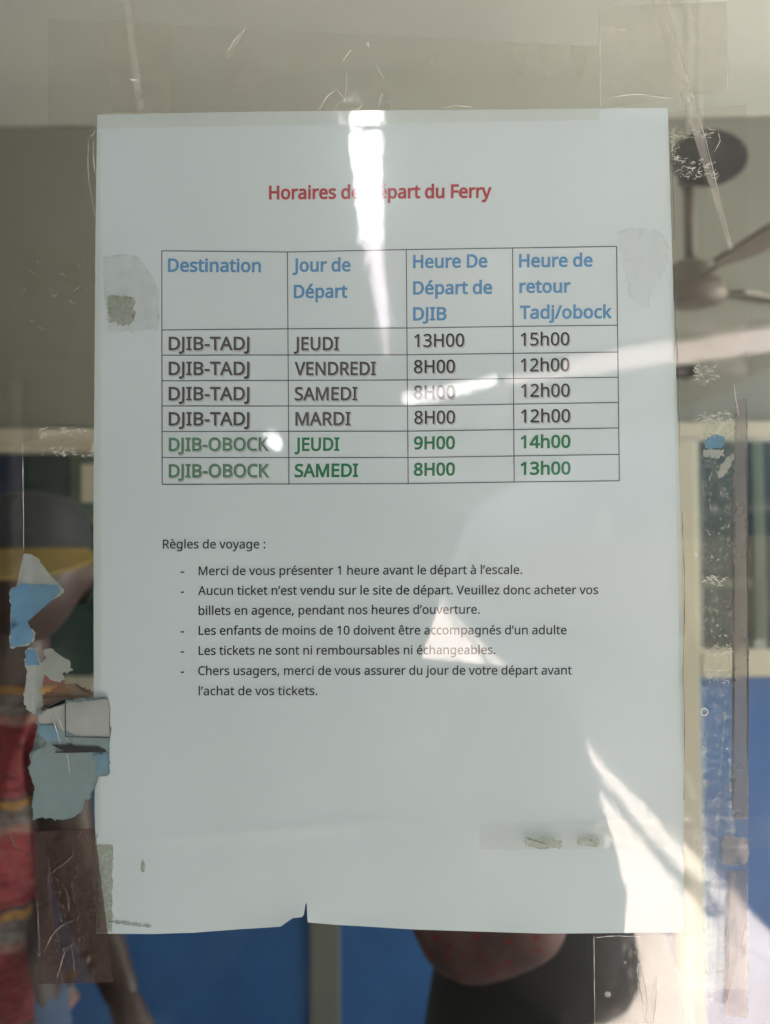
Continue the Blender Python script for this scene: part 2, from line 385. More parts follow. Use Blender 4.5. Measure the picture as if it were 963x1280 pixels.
# ================================================================== PEOPLE
def skin_mesh(nodes, edges, root, sub=2):
    """nodes {key: (position, radius or (rx, ry))}; grows one smooth surface round the skeleton"""
    keys = list(nodes); idx = {k: i for i, k in enumerate(keys)}
    me = bpy.data.meshes.new('skeleton'); me.from_pydata([tuple(nodes[k][0]) for k in keys], [(idx[a], idx[b]) for a, b in edges], [])
    ob = bpy.data.objects.new('skeleton', me); COL.objects.link(ob)
    md = ob.modifiers.new('skin', 'SKIN'); md.use_smooth_shade = True
    if sub: sm = ob.modifiers.new('sub', 'SUBSURF'); sm.levels = sub; sm.render_levels = sub
    for k in keys:
        r = nodes[k][1]; r = r if isinstance(r, tuple) else (r, r)
        sv = me.skin_vertices[0].data[idx[k]]; sv.radius = r; sv.use_root = (k == root)
    dg = bpy.context.evaluated_depsgraph_get(); dg.update()
    res = bpy.data.meshes.new_from_object(ob.evaluated_get(dg))
    bpy.data.objects.remove(ob); bpy.data.meshes.remove(me)
    return res
def head_shape(bm, c, fwd, rx=0.075, rz=0.112, tilt=0.0):
    """a head with brow, eye hollows, nose, mouth, chin and ears; fwd is where it looks"""
    f = fwd.normalized(); up = Vector((0, 0, 1)); s = f.cross(up).normalized(); up = s.cross(f)
    r = bmesh.ops.create_uvsphere(bm, u_segments=40, v_segments=28, radius=1.0)
    for v in r['verts']:
        x, y, z = v.co
        X = x * rx; Y = y * rx * 1.22; Z = z * rz
        if z < 0: X *= 1 + 0.30 * z; Y *= 1 + 0.10 * z
        if y > 0:
            fr = y
            g_ = lambda x0, z0, a, b: math.exp(-((x - x0) / a) ** 2 - ((z - z0) / b) ** 2)
            Y += fr * (0.020 * g_(0, -0.22, 0.14, 0.12) + 0.010 * g_(0, 0.0, 0.10, 0.2) + 0.006 * g_(0, 0.28, 0.6, 0.08)
                       - 0.012 * g_(0.36, 0.08, 0.18, 0.10) - 0.012 * g_(-0.36, 0.08, 0.18, 0.10)
                       + 0.006 * g_(0, -0.46, 0.26, 0.05) - 0.003 * g_(0, -0.52, 0.3, 0.02) + 0.006 * g_(0, -0.60, 0.22, 0.05) + 0.012 * g_(0, -0.86, 0.3, 0.12))
        ear = math.exp(-((abs(x) - 0.98) / 0.12) ** 2 - ((z + 0.05) / 0.22) ** 2 - ((y + 0.05) / 0.18) ** 2)
        X += math.copysign(0.018 * ear, x)
        v.co = c + s * X + f * Y + up * Z
def add_mesh(bm, me): bm.from_mesh(me); bpy.data.meshes.remove(me)
def hand_mesh(wrist, direction, side, curl=0.35):
    """palm, four bent fingers of unequal length and a thumb from the side of the palm"""
    d = direction.normalized(); s = side.normalized(); n = d.cross(s).normalized()
    bm = bmesh.new()
    nodes = {'z': (wrist - d * 0.035, (0.027, 0.024)), 'w': (wrist + d * 0.005, (0.027, 0.022)), 'p': (wrist + d * 0.045, (0.036, 0.016)), 'k': (wrist + d * 0.085, (0.038, 0.014))}
    add_mesh(bm, skin_mesh(nodes, [('z', 'w'), ('w', 'p'), ('p', 'k')], 'z', 2))
    for i, (off, ln) in enumerate(((-0.030, 0.062), (-0.010, 0.074), (0.010, 0.070), (0.029, 0.055))):
        b = wrist + d * 0.078 + s * off; p = [b]; a = 0.0
        for j, fr in enumerate((0.42, 0.32, 0.26)):
            a += curl * (0.6 + 0.4 * j); p.append(p[-1] + (d * math.cos(a) + n * math.sin(a)) * ln * fr * 1.15)
        nd = {k: (q, 0.0092 - 0.0009 * k) for k, q in enumerate(p)}
        add_mesh(bm, skin_mesh(nd, [(0, 1), (1, 2), (2, 3)], 0, 2))
    b = wrist + d * 0.028 - s * 0.026
    p = [b, b + (d * 0.55 - s * 0.75 + n * 0.3).normalized() * 0.035, b + (d * 0.75 - s * 0.6 + n * 0.5).normalized() * 0.068]
    add_mesh(bm, skin_mesh({k: (q, 0.0115 - 0.001 * k) for k, q in enumerate(p)}, [(0, 1), (1, 2)], 0, 2))
    me = bpy.data.meshes.new('hand'); bm.to_mesh(me); bm.free(); return me
def person(label, base, fwd, J, skin_m, sleeve, shirt_m, trouser_m, hair_m, head_r=(0.075, 0.112), sleeve_m=None, cap=None, skirt=False, loose=1.0):
    """J: joint positions. The body is one mesh; clothing, hair, eyes are children."""
    root = empty('person', base); tag(root, label, 'person')
    V = Vector; f = fwd.normalized()
    nd = {'pel': (J['pelvis'], 0.115), 'sp': (lerp(J['pelvis'], J['chest'], 0.5), 0.105), 'ch': (J['chest'], 0.125), 'nk': (J['neck'], 0.052), 'nt': (lerp(J['neck'], J['head'], 0.6), 0.05)}
    ed = [('pel', 'sp'), ('sp', 'ch'), ('ch', 'nk'), ('nk', 'nt')]
    for q in 'ab':
        nd.update({'s' + q: (J['sh' + q], 0.055), 'e' + q: (J['el' + q], 0.041), 'f' + q: (lerp(J['el' + q], J['wr' + q], 0.3), 0.041), 'w' + q: (J['wr' + q], 0.026),
                   'h' + q: (J['hip' + q], 0.085), 'k' + q: (J['kn' + q], 0.056), 'c' + q: (lerp(J['kn' + q], J['an' + q], 0.3), 0.053), 'a' + q: (J['an' + q], 0.036), 't' + q: (J['an' + q] + f * 0.17 + V((0, 0, -0.035)), 0.032)})
        ed += [('ch', 's' + q), ('s' + q, 'e' + q), ('e' + q, 'f' + q), ('f' + q, 'w' + q), ('pel', 'h' + q), ('h' + q, 'k' + q), ('k' + q, 'c' + q), ('c' + q, 'a' + q), ('a' + q, 't' + q)]
    bm = bmesh.new(); add_mesh(bm, skin_mesh(nd, ed, 'pel', 2))
    head_shape(bm, J['head'], J.get('look', f), *head_r)
    for q in 'ab':
        hd = J.get('hd' + q, (J['wr' + q] - J['el' + q])); hs = J.get('hs' + q, f)
        add_mesh(bm, hand_mesh(J['wr' + q], hd, hs, J.get('curl', 0.35)))
    from_bm('body', bm, skin_m, root, True)
    # shirt
    dn = (J['pelvis'] - J['chest']).normalized()
    sn = {'hem': (J['pelvis'] + dn * 0.10, 0.142), 'pel': (J['pelvis'], 0.142), 'sp': (lerp(J['pelvis'], J['chest'], 0.5), 0.128), 'ch': (J['chest'], 0.143), 'nk': (lerp(J['chest'], J['neck'], 0.85), 0.07)}
    se = [('hem', 'pel'), ('pel', 'sp'), ('sp', 'ch'), ('ch', 'nk')]
    for q in 'ab':
        end = lerp(J['sh' + q], J['el' + q], min(sleeve, 1.0))
        sn.update({'s' + q: (J['sh' + q], 0.072), 'm' + q: (end, 0.064)})
        se += [('ch', 's' + q), ('s' + q, 'm' + q)]
        if sleeve > 1 and sleeve_m is None:
            sn['z' + q] = (lerp(J['el' + q], J['wr' + q], sleeve - 1), 0.046); se.append(('m' + q, 'z' + q))
    sn = {k: (v[0], v[1] * (loose if k in ('hem', 'pel', 'sp') else 1 + (loose - 1) * 0.35)) for k, v in sn.items()}
    link_mesh('shirt', skin_mesh(sn, se, 'pel', 2), shirt_m, root, True)
    if sleeve_m is not None:
        for q in 'ab':
            link_mesh('sleeve', skin_mesh({0: (lerp(J['sh' + q], J['el' + q], 0.2), 0.082), 1: (lerp(J['sh' + q], J['el' + q], 0.7), 0.078), 2: (J['el' + q], 0.068), 3: (lerp(J['el' + q], J['wr' + q], 0.8), 0.060)}, [(0, 1), (1, 2), (2, 3)], 0, 2), sleeve_m, root, True)
    if skirt:
        bm = bmesh.new(); p = J['pelvis']
        add_lathe(bm, (p.x, p.y, 0), [(0.24, 0.06), (0.22, 0.4), (0.2, p.z - 0.15), (0.165, p.z + 0.05), (0.14, p.z + 0.12)], 32, 1.0, 0.8); from_bm('skirt', bm, trouser_m, root, True)
    else:
        tn = {'wst': (J['pelvis'] + V((0, 0, 0.06)), 0.112), 'pel': (J['pelvis'] + V((0, 0, -0.04)), 0.118)}; te = [('wst', 'pel')]
        for q in 'ab':
            tn.update({'h' + q: (J['hip' + q] + V((0, 0, -0.05)), 0.098), 'k' + q: (J['kn' + q], 0.075), 'a' + q: (J['an' + q] + V((0, 0, 0.04)), 0.065)}); te += [('pel', 'h' + q), ('h' + q, 'k' + q), ('k' + q, 'a' + q)]
        link_mesh('trousers', skin_mesh(tn, te, 'pel', 2), trouser_m, root, True)
    # hair cap and eyes
    lk = J.get('look', f).normalized(); s = lk.cross(V((0, 0, 1))).normalized(); up = s.cross(lk)
    bm = bmesh.new(); r = bmesh.ops.create_uvsphere(bm, u_segments=32, v_segments=20, radius=1.0); kill = []
    for v in r['verts']:
        x, y, z = v.co
        if z < 0.30 and y > -0.15 + 0.5 * max(0, -z) or z < -0.55: kill.append(v)
        v.co = J['head'] + s * x * head_r[0] * 1.07 + lk * y * head_r[0] * 1.22 * 1.06 + up * z * head_r[1] * 1.06
    bmesh.ops.delete(bm, geom=kill, context='VERTS'); from_bm('hair', bm, hair_m, root, True)
    for sx in (-1, 1):
        bm = bmesh.new(); bmesh.ops.create_uvsphere(bm, u_segments=12, v_segments=8, radius=0.0105, matrix=Matrix.Translation(J['head'] + s * sx * 0.36 * head_r[0] + lk * head_r[0] * 1.03 + up * 0.08 * head_r[1])); from_bm('eye', bm, m_eye, root, True)
    if cap is not None:
        bm = bmesh.new(); c = J['head'] + up * 0.025
        add_lathe(bm, c, [(0.088, 0.0), (0.09, 0.03), (0.083, 0.065), (0.06, 0.09), (0.02, 0.1)], 28, 1.0, 1.18); co = from_bm('cap', bm, cap[0], root, True)
        vs = []; fs = []
        for i in range(13):
            a = lerp(-1.25, 1.25, i / 12); d = lk * math.cos(a) + s * math.sin(a)
            p0 = c + d * 0.092 + up * 0.008 + lk * 0.01 * math.cos(a); p1 = p0 + d * 0.02 + lk * 0.055 * math.cos(a) - up * 0.040 * math.cos(a)
            vs += [p0, p1]
        fs = [(2 * i, 2 * i + 1, 2 * i + 3, 2 * i + 2) for i in range(12)]
        br = from_py('brim', vs, fs, cap[1], co); modifier(br, 'SOLIDIFY', thickness=0.006)
    return root
m_eye = solid('eye', (0.05, 0.04, 0.035), None, 30, 0.2)
m_skin = solid('deep_brown_skin', (0.052, 0.025, 0.016), (0.038, 0.018, 0.012), 9, 0.5)
m_hair = solid('black_hair', (0.008, 0.007, 0.006), None, 40, 0.5)
m_darkcloth = solid('dark_cloth', (0.020, 0.022, 0.024), (0.015, 0.017, 0.018), 8, 0.8)
m_charcoal = solid('charcoal_shirt', (0.018, 0.018, 0.020), (0.014, 0.014, 0.016), 8, 0.85)
m_jeans = solid('blue_denim', (0.055, 0.095, 0.17), (0.04, 0.075, 0.14), 14, 0.8)
m_yellow = solid('mustard_cloth', (0.27, 0.185, 0.035), (0.17, 0.115, 0.025), 30, 0.7)
m_navy = solid('navy_cloth', (0.008, 0.014, 0.020), None, 12, 0.8)
# red shirt with grouped stripes
ms, t, out = nmat('red_striped_jersey')
p = N(t, 'ShaderNodeBsdfPrincipled', Roughness=0.75)
tc = t.nodes.new('ShaderNodeTexCoord'); sx_ = t.nodes.new('ShaderNodeSeparateXYZ'); L(t, tc.outputs['Object'], sx_.inputs[0])
nz = noise_fac(t, 7, 2, 0.5, 0.2, 0.8); nz = math_node(t, 'MULTIPLY', nz, None, bv=0.035)
z_ = math_node(t, 'SUBTRACT', nz, sx_.outputs['Z']); z_ = math_node(t, 'ADD', z_, None, bv=3.02)
z_ = math_node(t, 'DIVIDE', z_, None, bv=0.165); z_ = math_node(t, 'FRACT', z_)
cr_ = t.nodes.new('ShaderNodeValToRGB'); cr_.color_ramp.interpolation = 'CONSTANT'; L(t, z_, cr_.inputs[0])
E0 = cr_.color_ramp.elements
stops = [(0.0, (0.27, 0.008, 0.012)), (0.52, (0.012, 0.012, 0.014)), (0.56, (0.46, 0.23, 0.03)), (0.63, (0.15, 0.145, 0.12)), (0.70, (0.10, 0.10, 0.09)), (0.73, (0.23, 0.225, 0.19)), (0.80, (0.40, 0.20, 0.16)), (0.87, (0.27, 0.008, 0.012))]
E0[0].position = 0.0; E0[0].color = rgba(stops[0][1]); E0[1].position = stops[1][0]; E0[1].color = rgba(stops[1][1])
for pos, c in stops[2:]: e = E0.new(pos); e.color = rgba(c)
L(t, mix_col(t, noise_fac(t, 55, 4, 0.6, 0.2, 0.9), cr_.outputs[0], (0.06, 0.012, 0.012)), p.inputs['Base Color']); L(t, bump(t, noise_fac(t, 9, 3, 0.6, 0.2, 0.8, stretch=(1, 1, 2.2)), 0.9, 0.03), p.inputs['Normal']); L(t, p.outputs[0], out.inputs[0])
# faded pink cloth with small red motifs
mpk, t, out = nmat('pink_printed_cloth')
p = N(t, 'ShaderNodeBsdfPrincipled', Roughness=0.85)
tc = t.nodes.new('ShaderNodeTexCoord'); vo = N(t, 'ShaderNodeTexVoronoi', Scale=62.0); L(t, tc.outputs['Object'], vo.inputs['Vector'])
r1 = t.nodes.new('ShaderNodeMapRange'); r1.inputs[1].default_value = 0.30; r1.inputs[2].default_value = 0.22; L(t, vo.outputs['Distance'], r1.inputs[0])
gate = t.nodes.new('ShaderNodeSeparateColor'); L(t, vo.outputs['Color'], gate.inputs[0]); gt = math_node(t, 'GREATER_THAN', gate.outputs[0], None, bv=0.35)
fac = math_node(t, 'MULTIPLY', r1.outputs[0], gt)
base = mix_col(t, noise_fac(t, 18, 4), (0.125, 0.062, 0.056), (0.07, 0.036, 0.036))
L(t, mix_col(t, fac, base, (0.15, 0.016, 0.02)), p.inputs['Base Color']); L(t, p.outputs[0], out.inputs[0])

def legs(J, pel, s, f, floor):
    V = Vector
    for q, sg in (('a', 1), ('b', -1)):
        J['hip' + q] = pel + s * 0.09 * sg + V((0, 0, -0.07)); k = (J['hip' + q].z + floor) * 0.52
        J['kn' + q] = V((pel.x, pel.y, k)) + s * 0.10 * sg + f * 0.015; J['an' + q] = V((pel.x, pel.y, floor + 0.075)) + s * 0.10 * sg
# the photographer outside, facing the pane
f = Vector((0, 1, 0)); s = Vector((1, 0, 0)); J = {}
J['head'] = mir(452, 690, 1.16); J['neck'] = mir(458, 818, 1.18); J['chest'] = mir(462, 985, 1.20); J['pelvis'] = J['chest'] + Vector((0, -0.02, -0.40))
J['sha'] = mir(664, 914, 1.18); J['shb'] = mir(250, 914, 1.18)
J['ela'] = mir(738, 1262, 1.12); J['elb'] = mir(170, 1250, 1.12)
J['wra'] = mir(560, 985, 0.86); J['wrb'] = mir(372, 960, 0.86)
J['hda'] = mir(512, 880, 0.78) - J['wra']; J['hdb'] = mir(412, 850, 0.78) - J['wrb']; J['hsa'] = Vector((0.5, 0.6, 0)); J['hsb'] = Vector((0.5, -0.6, 0)); J['curl'] = 0.5
legs(J, J['pelvis'], s, f, 0.0)
person('photographer in dark shirt holding up a phone, reflected dimly over the sheet', (J['pelvis'].x, J['pelvis'].y, 0), f, J, m_skin, 1.8, m_charcoal, m_darkcloth, m_hair, loose=1.42)
ph = empty('phone', (0, -0.366, 1.45)); tag(ph, 'dark phone held up in front of the photographer', 'phone')
ang = rad(18); pc = mir(488, 752, 0.727)
def tilt(x, y, z): return Vector((pc.x + x * math.cos(ang) + z * math.sin(ang), pc.y * 0 - 0.369 + y, pc.z - x * math.sin(ang) + z * math.cos(ang)))
bm = bmesh.new(); add_box(bm, (-0.036, -0.0045, -0.077), (0.036, 0.0045, 0.077), 0.003)
for v in bm.verts: v.co = tilt(*v.co)
from_bm('body', bm, m_black, ph)
for k in range(3):
    bm = bmesh.new(); bmesh.ops.create_cone(bm, cap_ends=True, segments=20, radius1=0.006, radius2=0.0055, depth=0.002, matrix=Matrix.Translation(tilt(-0.021, 0.0056, 0.060 - 0.017 * k)) @ Matrix.Rotation(rad(90), 4, 'X')); from_bm('camera_lens', bm, m_dkglass, ph)

# the person in the red striped shirt, inside at the left
f = Vector((0.15, -1, 0)).normalized(); s = Vector((1, 0.15, 0)).normalized(); J = {}
D1 = 1.55
J['head'] = at(40, 716, D1); J['neck'] = at(10, 800, D1); J['chest'] = at(-48, 925, D1); J['pelvis'] = J['chest'] + Vector((0.0, 0.0, -0.31))
J['sha'] = at(58, 862, D1); J['shb'] = at(-190, 862, D1)
J['ela'] = at(92, 1085, D1 + 0.02); J['elb'] = at(-230, 1100, D1)
J['wra'] = at(160, 1262, D1 - 0.10); J['wrb'] = at(-225, 1300, D1 - 0.05)
legs(J, J['pelvis'], s, f, 0.03)
person('person in a red striped shirt, jeans and mustard brimmed cap, left of the sheet', (J['pelvis'].x, J['pelvis'].y, 0.03), f, J, m_skin, 0.62, ms, m_jeans, m_hair, (0.086, 0.11), None, (m_navy, m_yellow))
# the person in dark clothes with a pink printed sleeve, inside below the sheet
f = Vector((0.2, -1, 0)).normalized(); s = Vector((1, 0.2, 0)).normalized(); J = {}
D2 = 1.36
J['head'] = at(655, 640, D2); J['neck'] = at(655, 800, D2); J['chest'] = at(672, 960, D2); J['pelvis'] = at(694, 1255, D2)
J['shb'] = at(548, 905, D2 - 0.04); J['sha'] = at(775, 905, D2)
J['elb'] = at(578, 1188, 1.18); J['ela'] = at(770, 1120, 1.30)
J['wrb'] = at(722, 1098, 1.12); J['wra'] = at(640, 1060, 1.18); J['hdb'] = Vector((0.1, 0, 1)); J['hda'] = Vector((-0.3, 0, 1)); J['hsa'] = J['hsb'] = Vector((1, 0, 0.1))
J['curl'] = 0.5
legs(J, J['pelvis'], s, f, 0.03)
person('person in dark clothes with a pink printed sleeve, below the sheet', (J['pelvis'].x, J['pelvis'].y, 0.03), f, J, m_skin, 0.9, m_darkcloth, m_darkcloth, m_hair, (0.072, 0.108), mpk, None, True)

# ================================================================== THE NOTICE
PO = 0.0011                                       # the sheet hangs about a millimetre off the pane
TOP = [(0, 143.5), (60, 142), (178, 140), (300, 138.5), (520, 136.5), (713, 135)]
def bottom_y(x):                                  # x in px from the left edge
    pts = [(0, 1167), (70, 1167.5), (120, 1166), (180, 1161.5), (229, 1158.5), (231, 1158), (246, 1147.5), (257, 1146.5), (260, 1143), (262, 1130), (263.5, 1129), (264.5, 1153), (300, 1156), (335, 1158), (400, 1162), (480, 1164.5), (560, 1167), (640, 1166.5), (735, 1165.5)]
    return poly_at(pts, x)
LEFT = [(143, 122), (160, 121.5), (300, 119.5), (520, 118), (640, 117), (900, 117.5), (1167, 120.5)]
RIGHT = [(135, 835), (300, 840), (500, 846.5), (640, 850.5), (800, 853.5), (900, 854.5), (1000, 855.5), (1166, 855)]
def wave(px, py):
    """how far the sheet bows off the plane, metres"""
    z = 0.00010 * math.sin(px * 0.009 + 0.6) * math.sin(py * 0.006 + 0.4) + 0.00002 * math.sin(px * 0.021 + py * 0.004)
    yc = 1049 - 24 * max(0.0, min(1.0, (px - 160) / 330.0)) ** 1.5
    if px < 560: z += 0.00020 * math.exp(-((py - yc) / 7.0) ** 2) * min(1, (560 - px) / 120)
    z += 0.0007 * max(0.0, (py - 1128) / 38.0) ** 2 * (0.5 + 0.5 * math.sin(px * 0.019 + 1.0)) * (0.5 + 0.5 * math.sin(px * 0.041))
    z += 0.00012 * max(0.0, (156 - py) / 20.0) ** 2
    z += 0.00045 * math.exp(-((px - 372) / 16) ** 2) * max(0.0, (py - 1112) / 40)
    return z
def on_sheet(px, py, off=0.0): return on_glass(px, py, PO + wave(px, py) + off)
m_paper, t, out = nmat('white_paper_under_film')
p = N(t, 'ShaderNodeBsdfPrincipled', Roughness=0.65)
p.inputs['Coat Weight'].default_value = 1.0; p.inputs['Coat Roughness'].default_value = 0.022; p.inputs['Coat IOR'].default_value = 1.72
p.inputs['Specular IOR Level'].default_value = 0.2
f1 = noise_fac(t, 14, 5, 0.6, 0.3, 0.7); f2 = noise_fac(t, 900, 2, 0.5, 0.2, 0.8)
c1 = mix_col(t, f1, (0.515, 0.64, 0.645), (0.49, 0.612, 0.615)); c1 = mix_col(t, math_node(t, 'MULTIPLY', f2, None, bv=0.05), c1, (0.5, 0.55, 0.55))
hh = math_node(t, 'ADD', noise_fac(t, 13, 2, 0.45, 0.15, 0.85, stretch=(1, 1, 0.7)), math_node(t, 'MULTIPLY', noise_fac(t, 1500, 2, 0.5, 0.2, 0.8), None, bv=0.012))
L(t, bump(t, hh, 0.38, 0.004), p.inputs['Normal'])
cn = bump(t, noise_fac(t, 70, 3, 0.55, 0.2, 0.8), 0.035, 0.0004); L(t, cn, p.inputs['Coat Normal'])
L(t, c1, p.inputs['Base Color']); L(t, p.outputs[0], out.inputs[0])
def ink(name, c, c2=None):
    return solid(name, c, c2, 300, 0.7, coat=1.0, coat_rough=0.022, coat_ior=1.72, spec=0.2)
NXG = 0
xs = sorted(set([i * 735 / 150 for i in range(151)] + [228, 231, 236, 241, 246, 251, 257, 258.5, 260, 261, 262, 263.5, 264.4, 265]))
vs = []; NV = 150
for j in range(NV + 1):
    v = j / NV
    for x in xs:
        u = x / 735.0
        yt = poly_at(TOP, u * 713); yb = bottom_y(x)
        # only the last rows follow the torn edge
        ybs = lerp(1167, 1165.5, u) if v < 0.94 else lerp(lerp(1167, 1165.5, u), yb, ((v - 0.94) / 0.06) ** 1.2)
        py = lerp(yt, ybs, v)
        px = lerp(poly_at(LEFT, py), poly_at(RIGHT, py), u)
        px += 0.35 * noise.noise(Vector((u * 3, py * 0.05, 0))) if u in (0, 1) else 0
        vs.append(on_sheet(px, py))
nx = len(xs)
fs = [(j * nx + i, (j + 1) * nx + i, (j + 1) * nx + i + 1, j * nx + i + 1) for j in range(NV) for i in range(nx - 1)]
sheet = from_py('notice_sheet', vs, fs, m_paper, None, True)
tag(sheet, 'white printed ferry timetable sheet stuck to the window', 'notice')
modifier(sheet, 'SOLIDIFY', thickness=0.00012, offset=-1.0, use_rim=False)

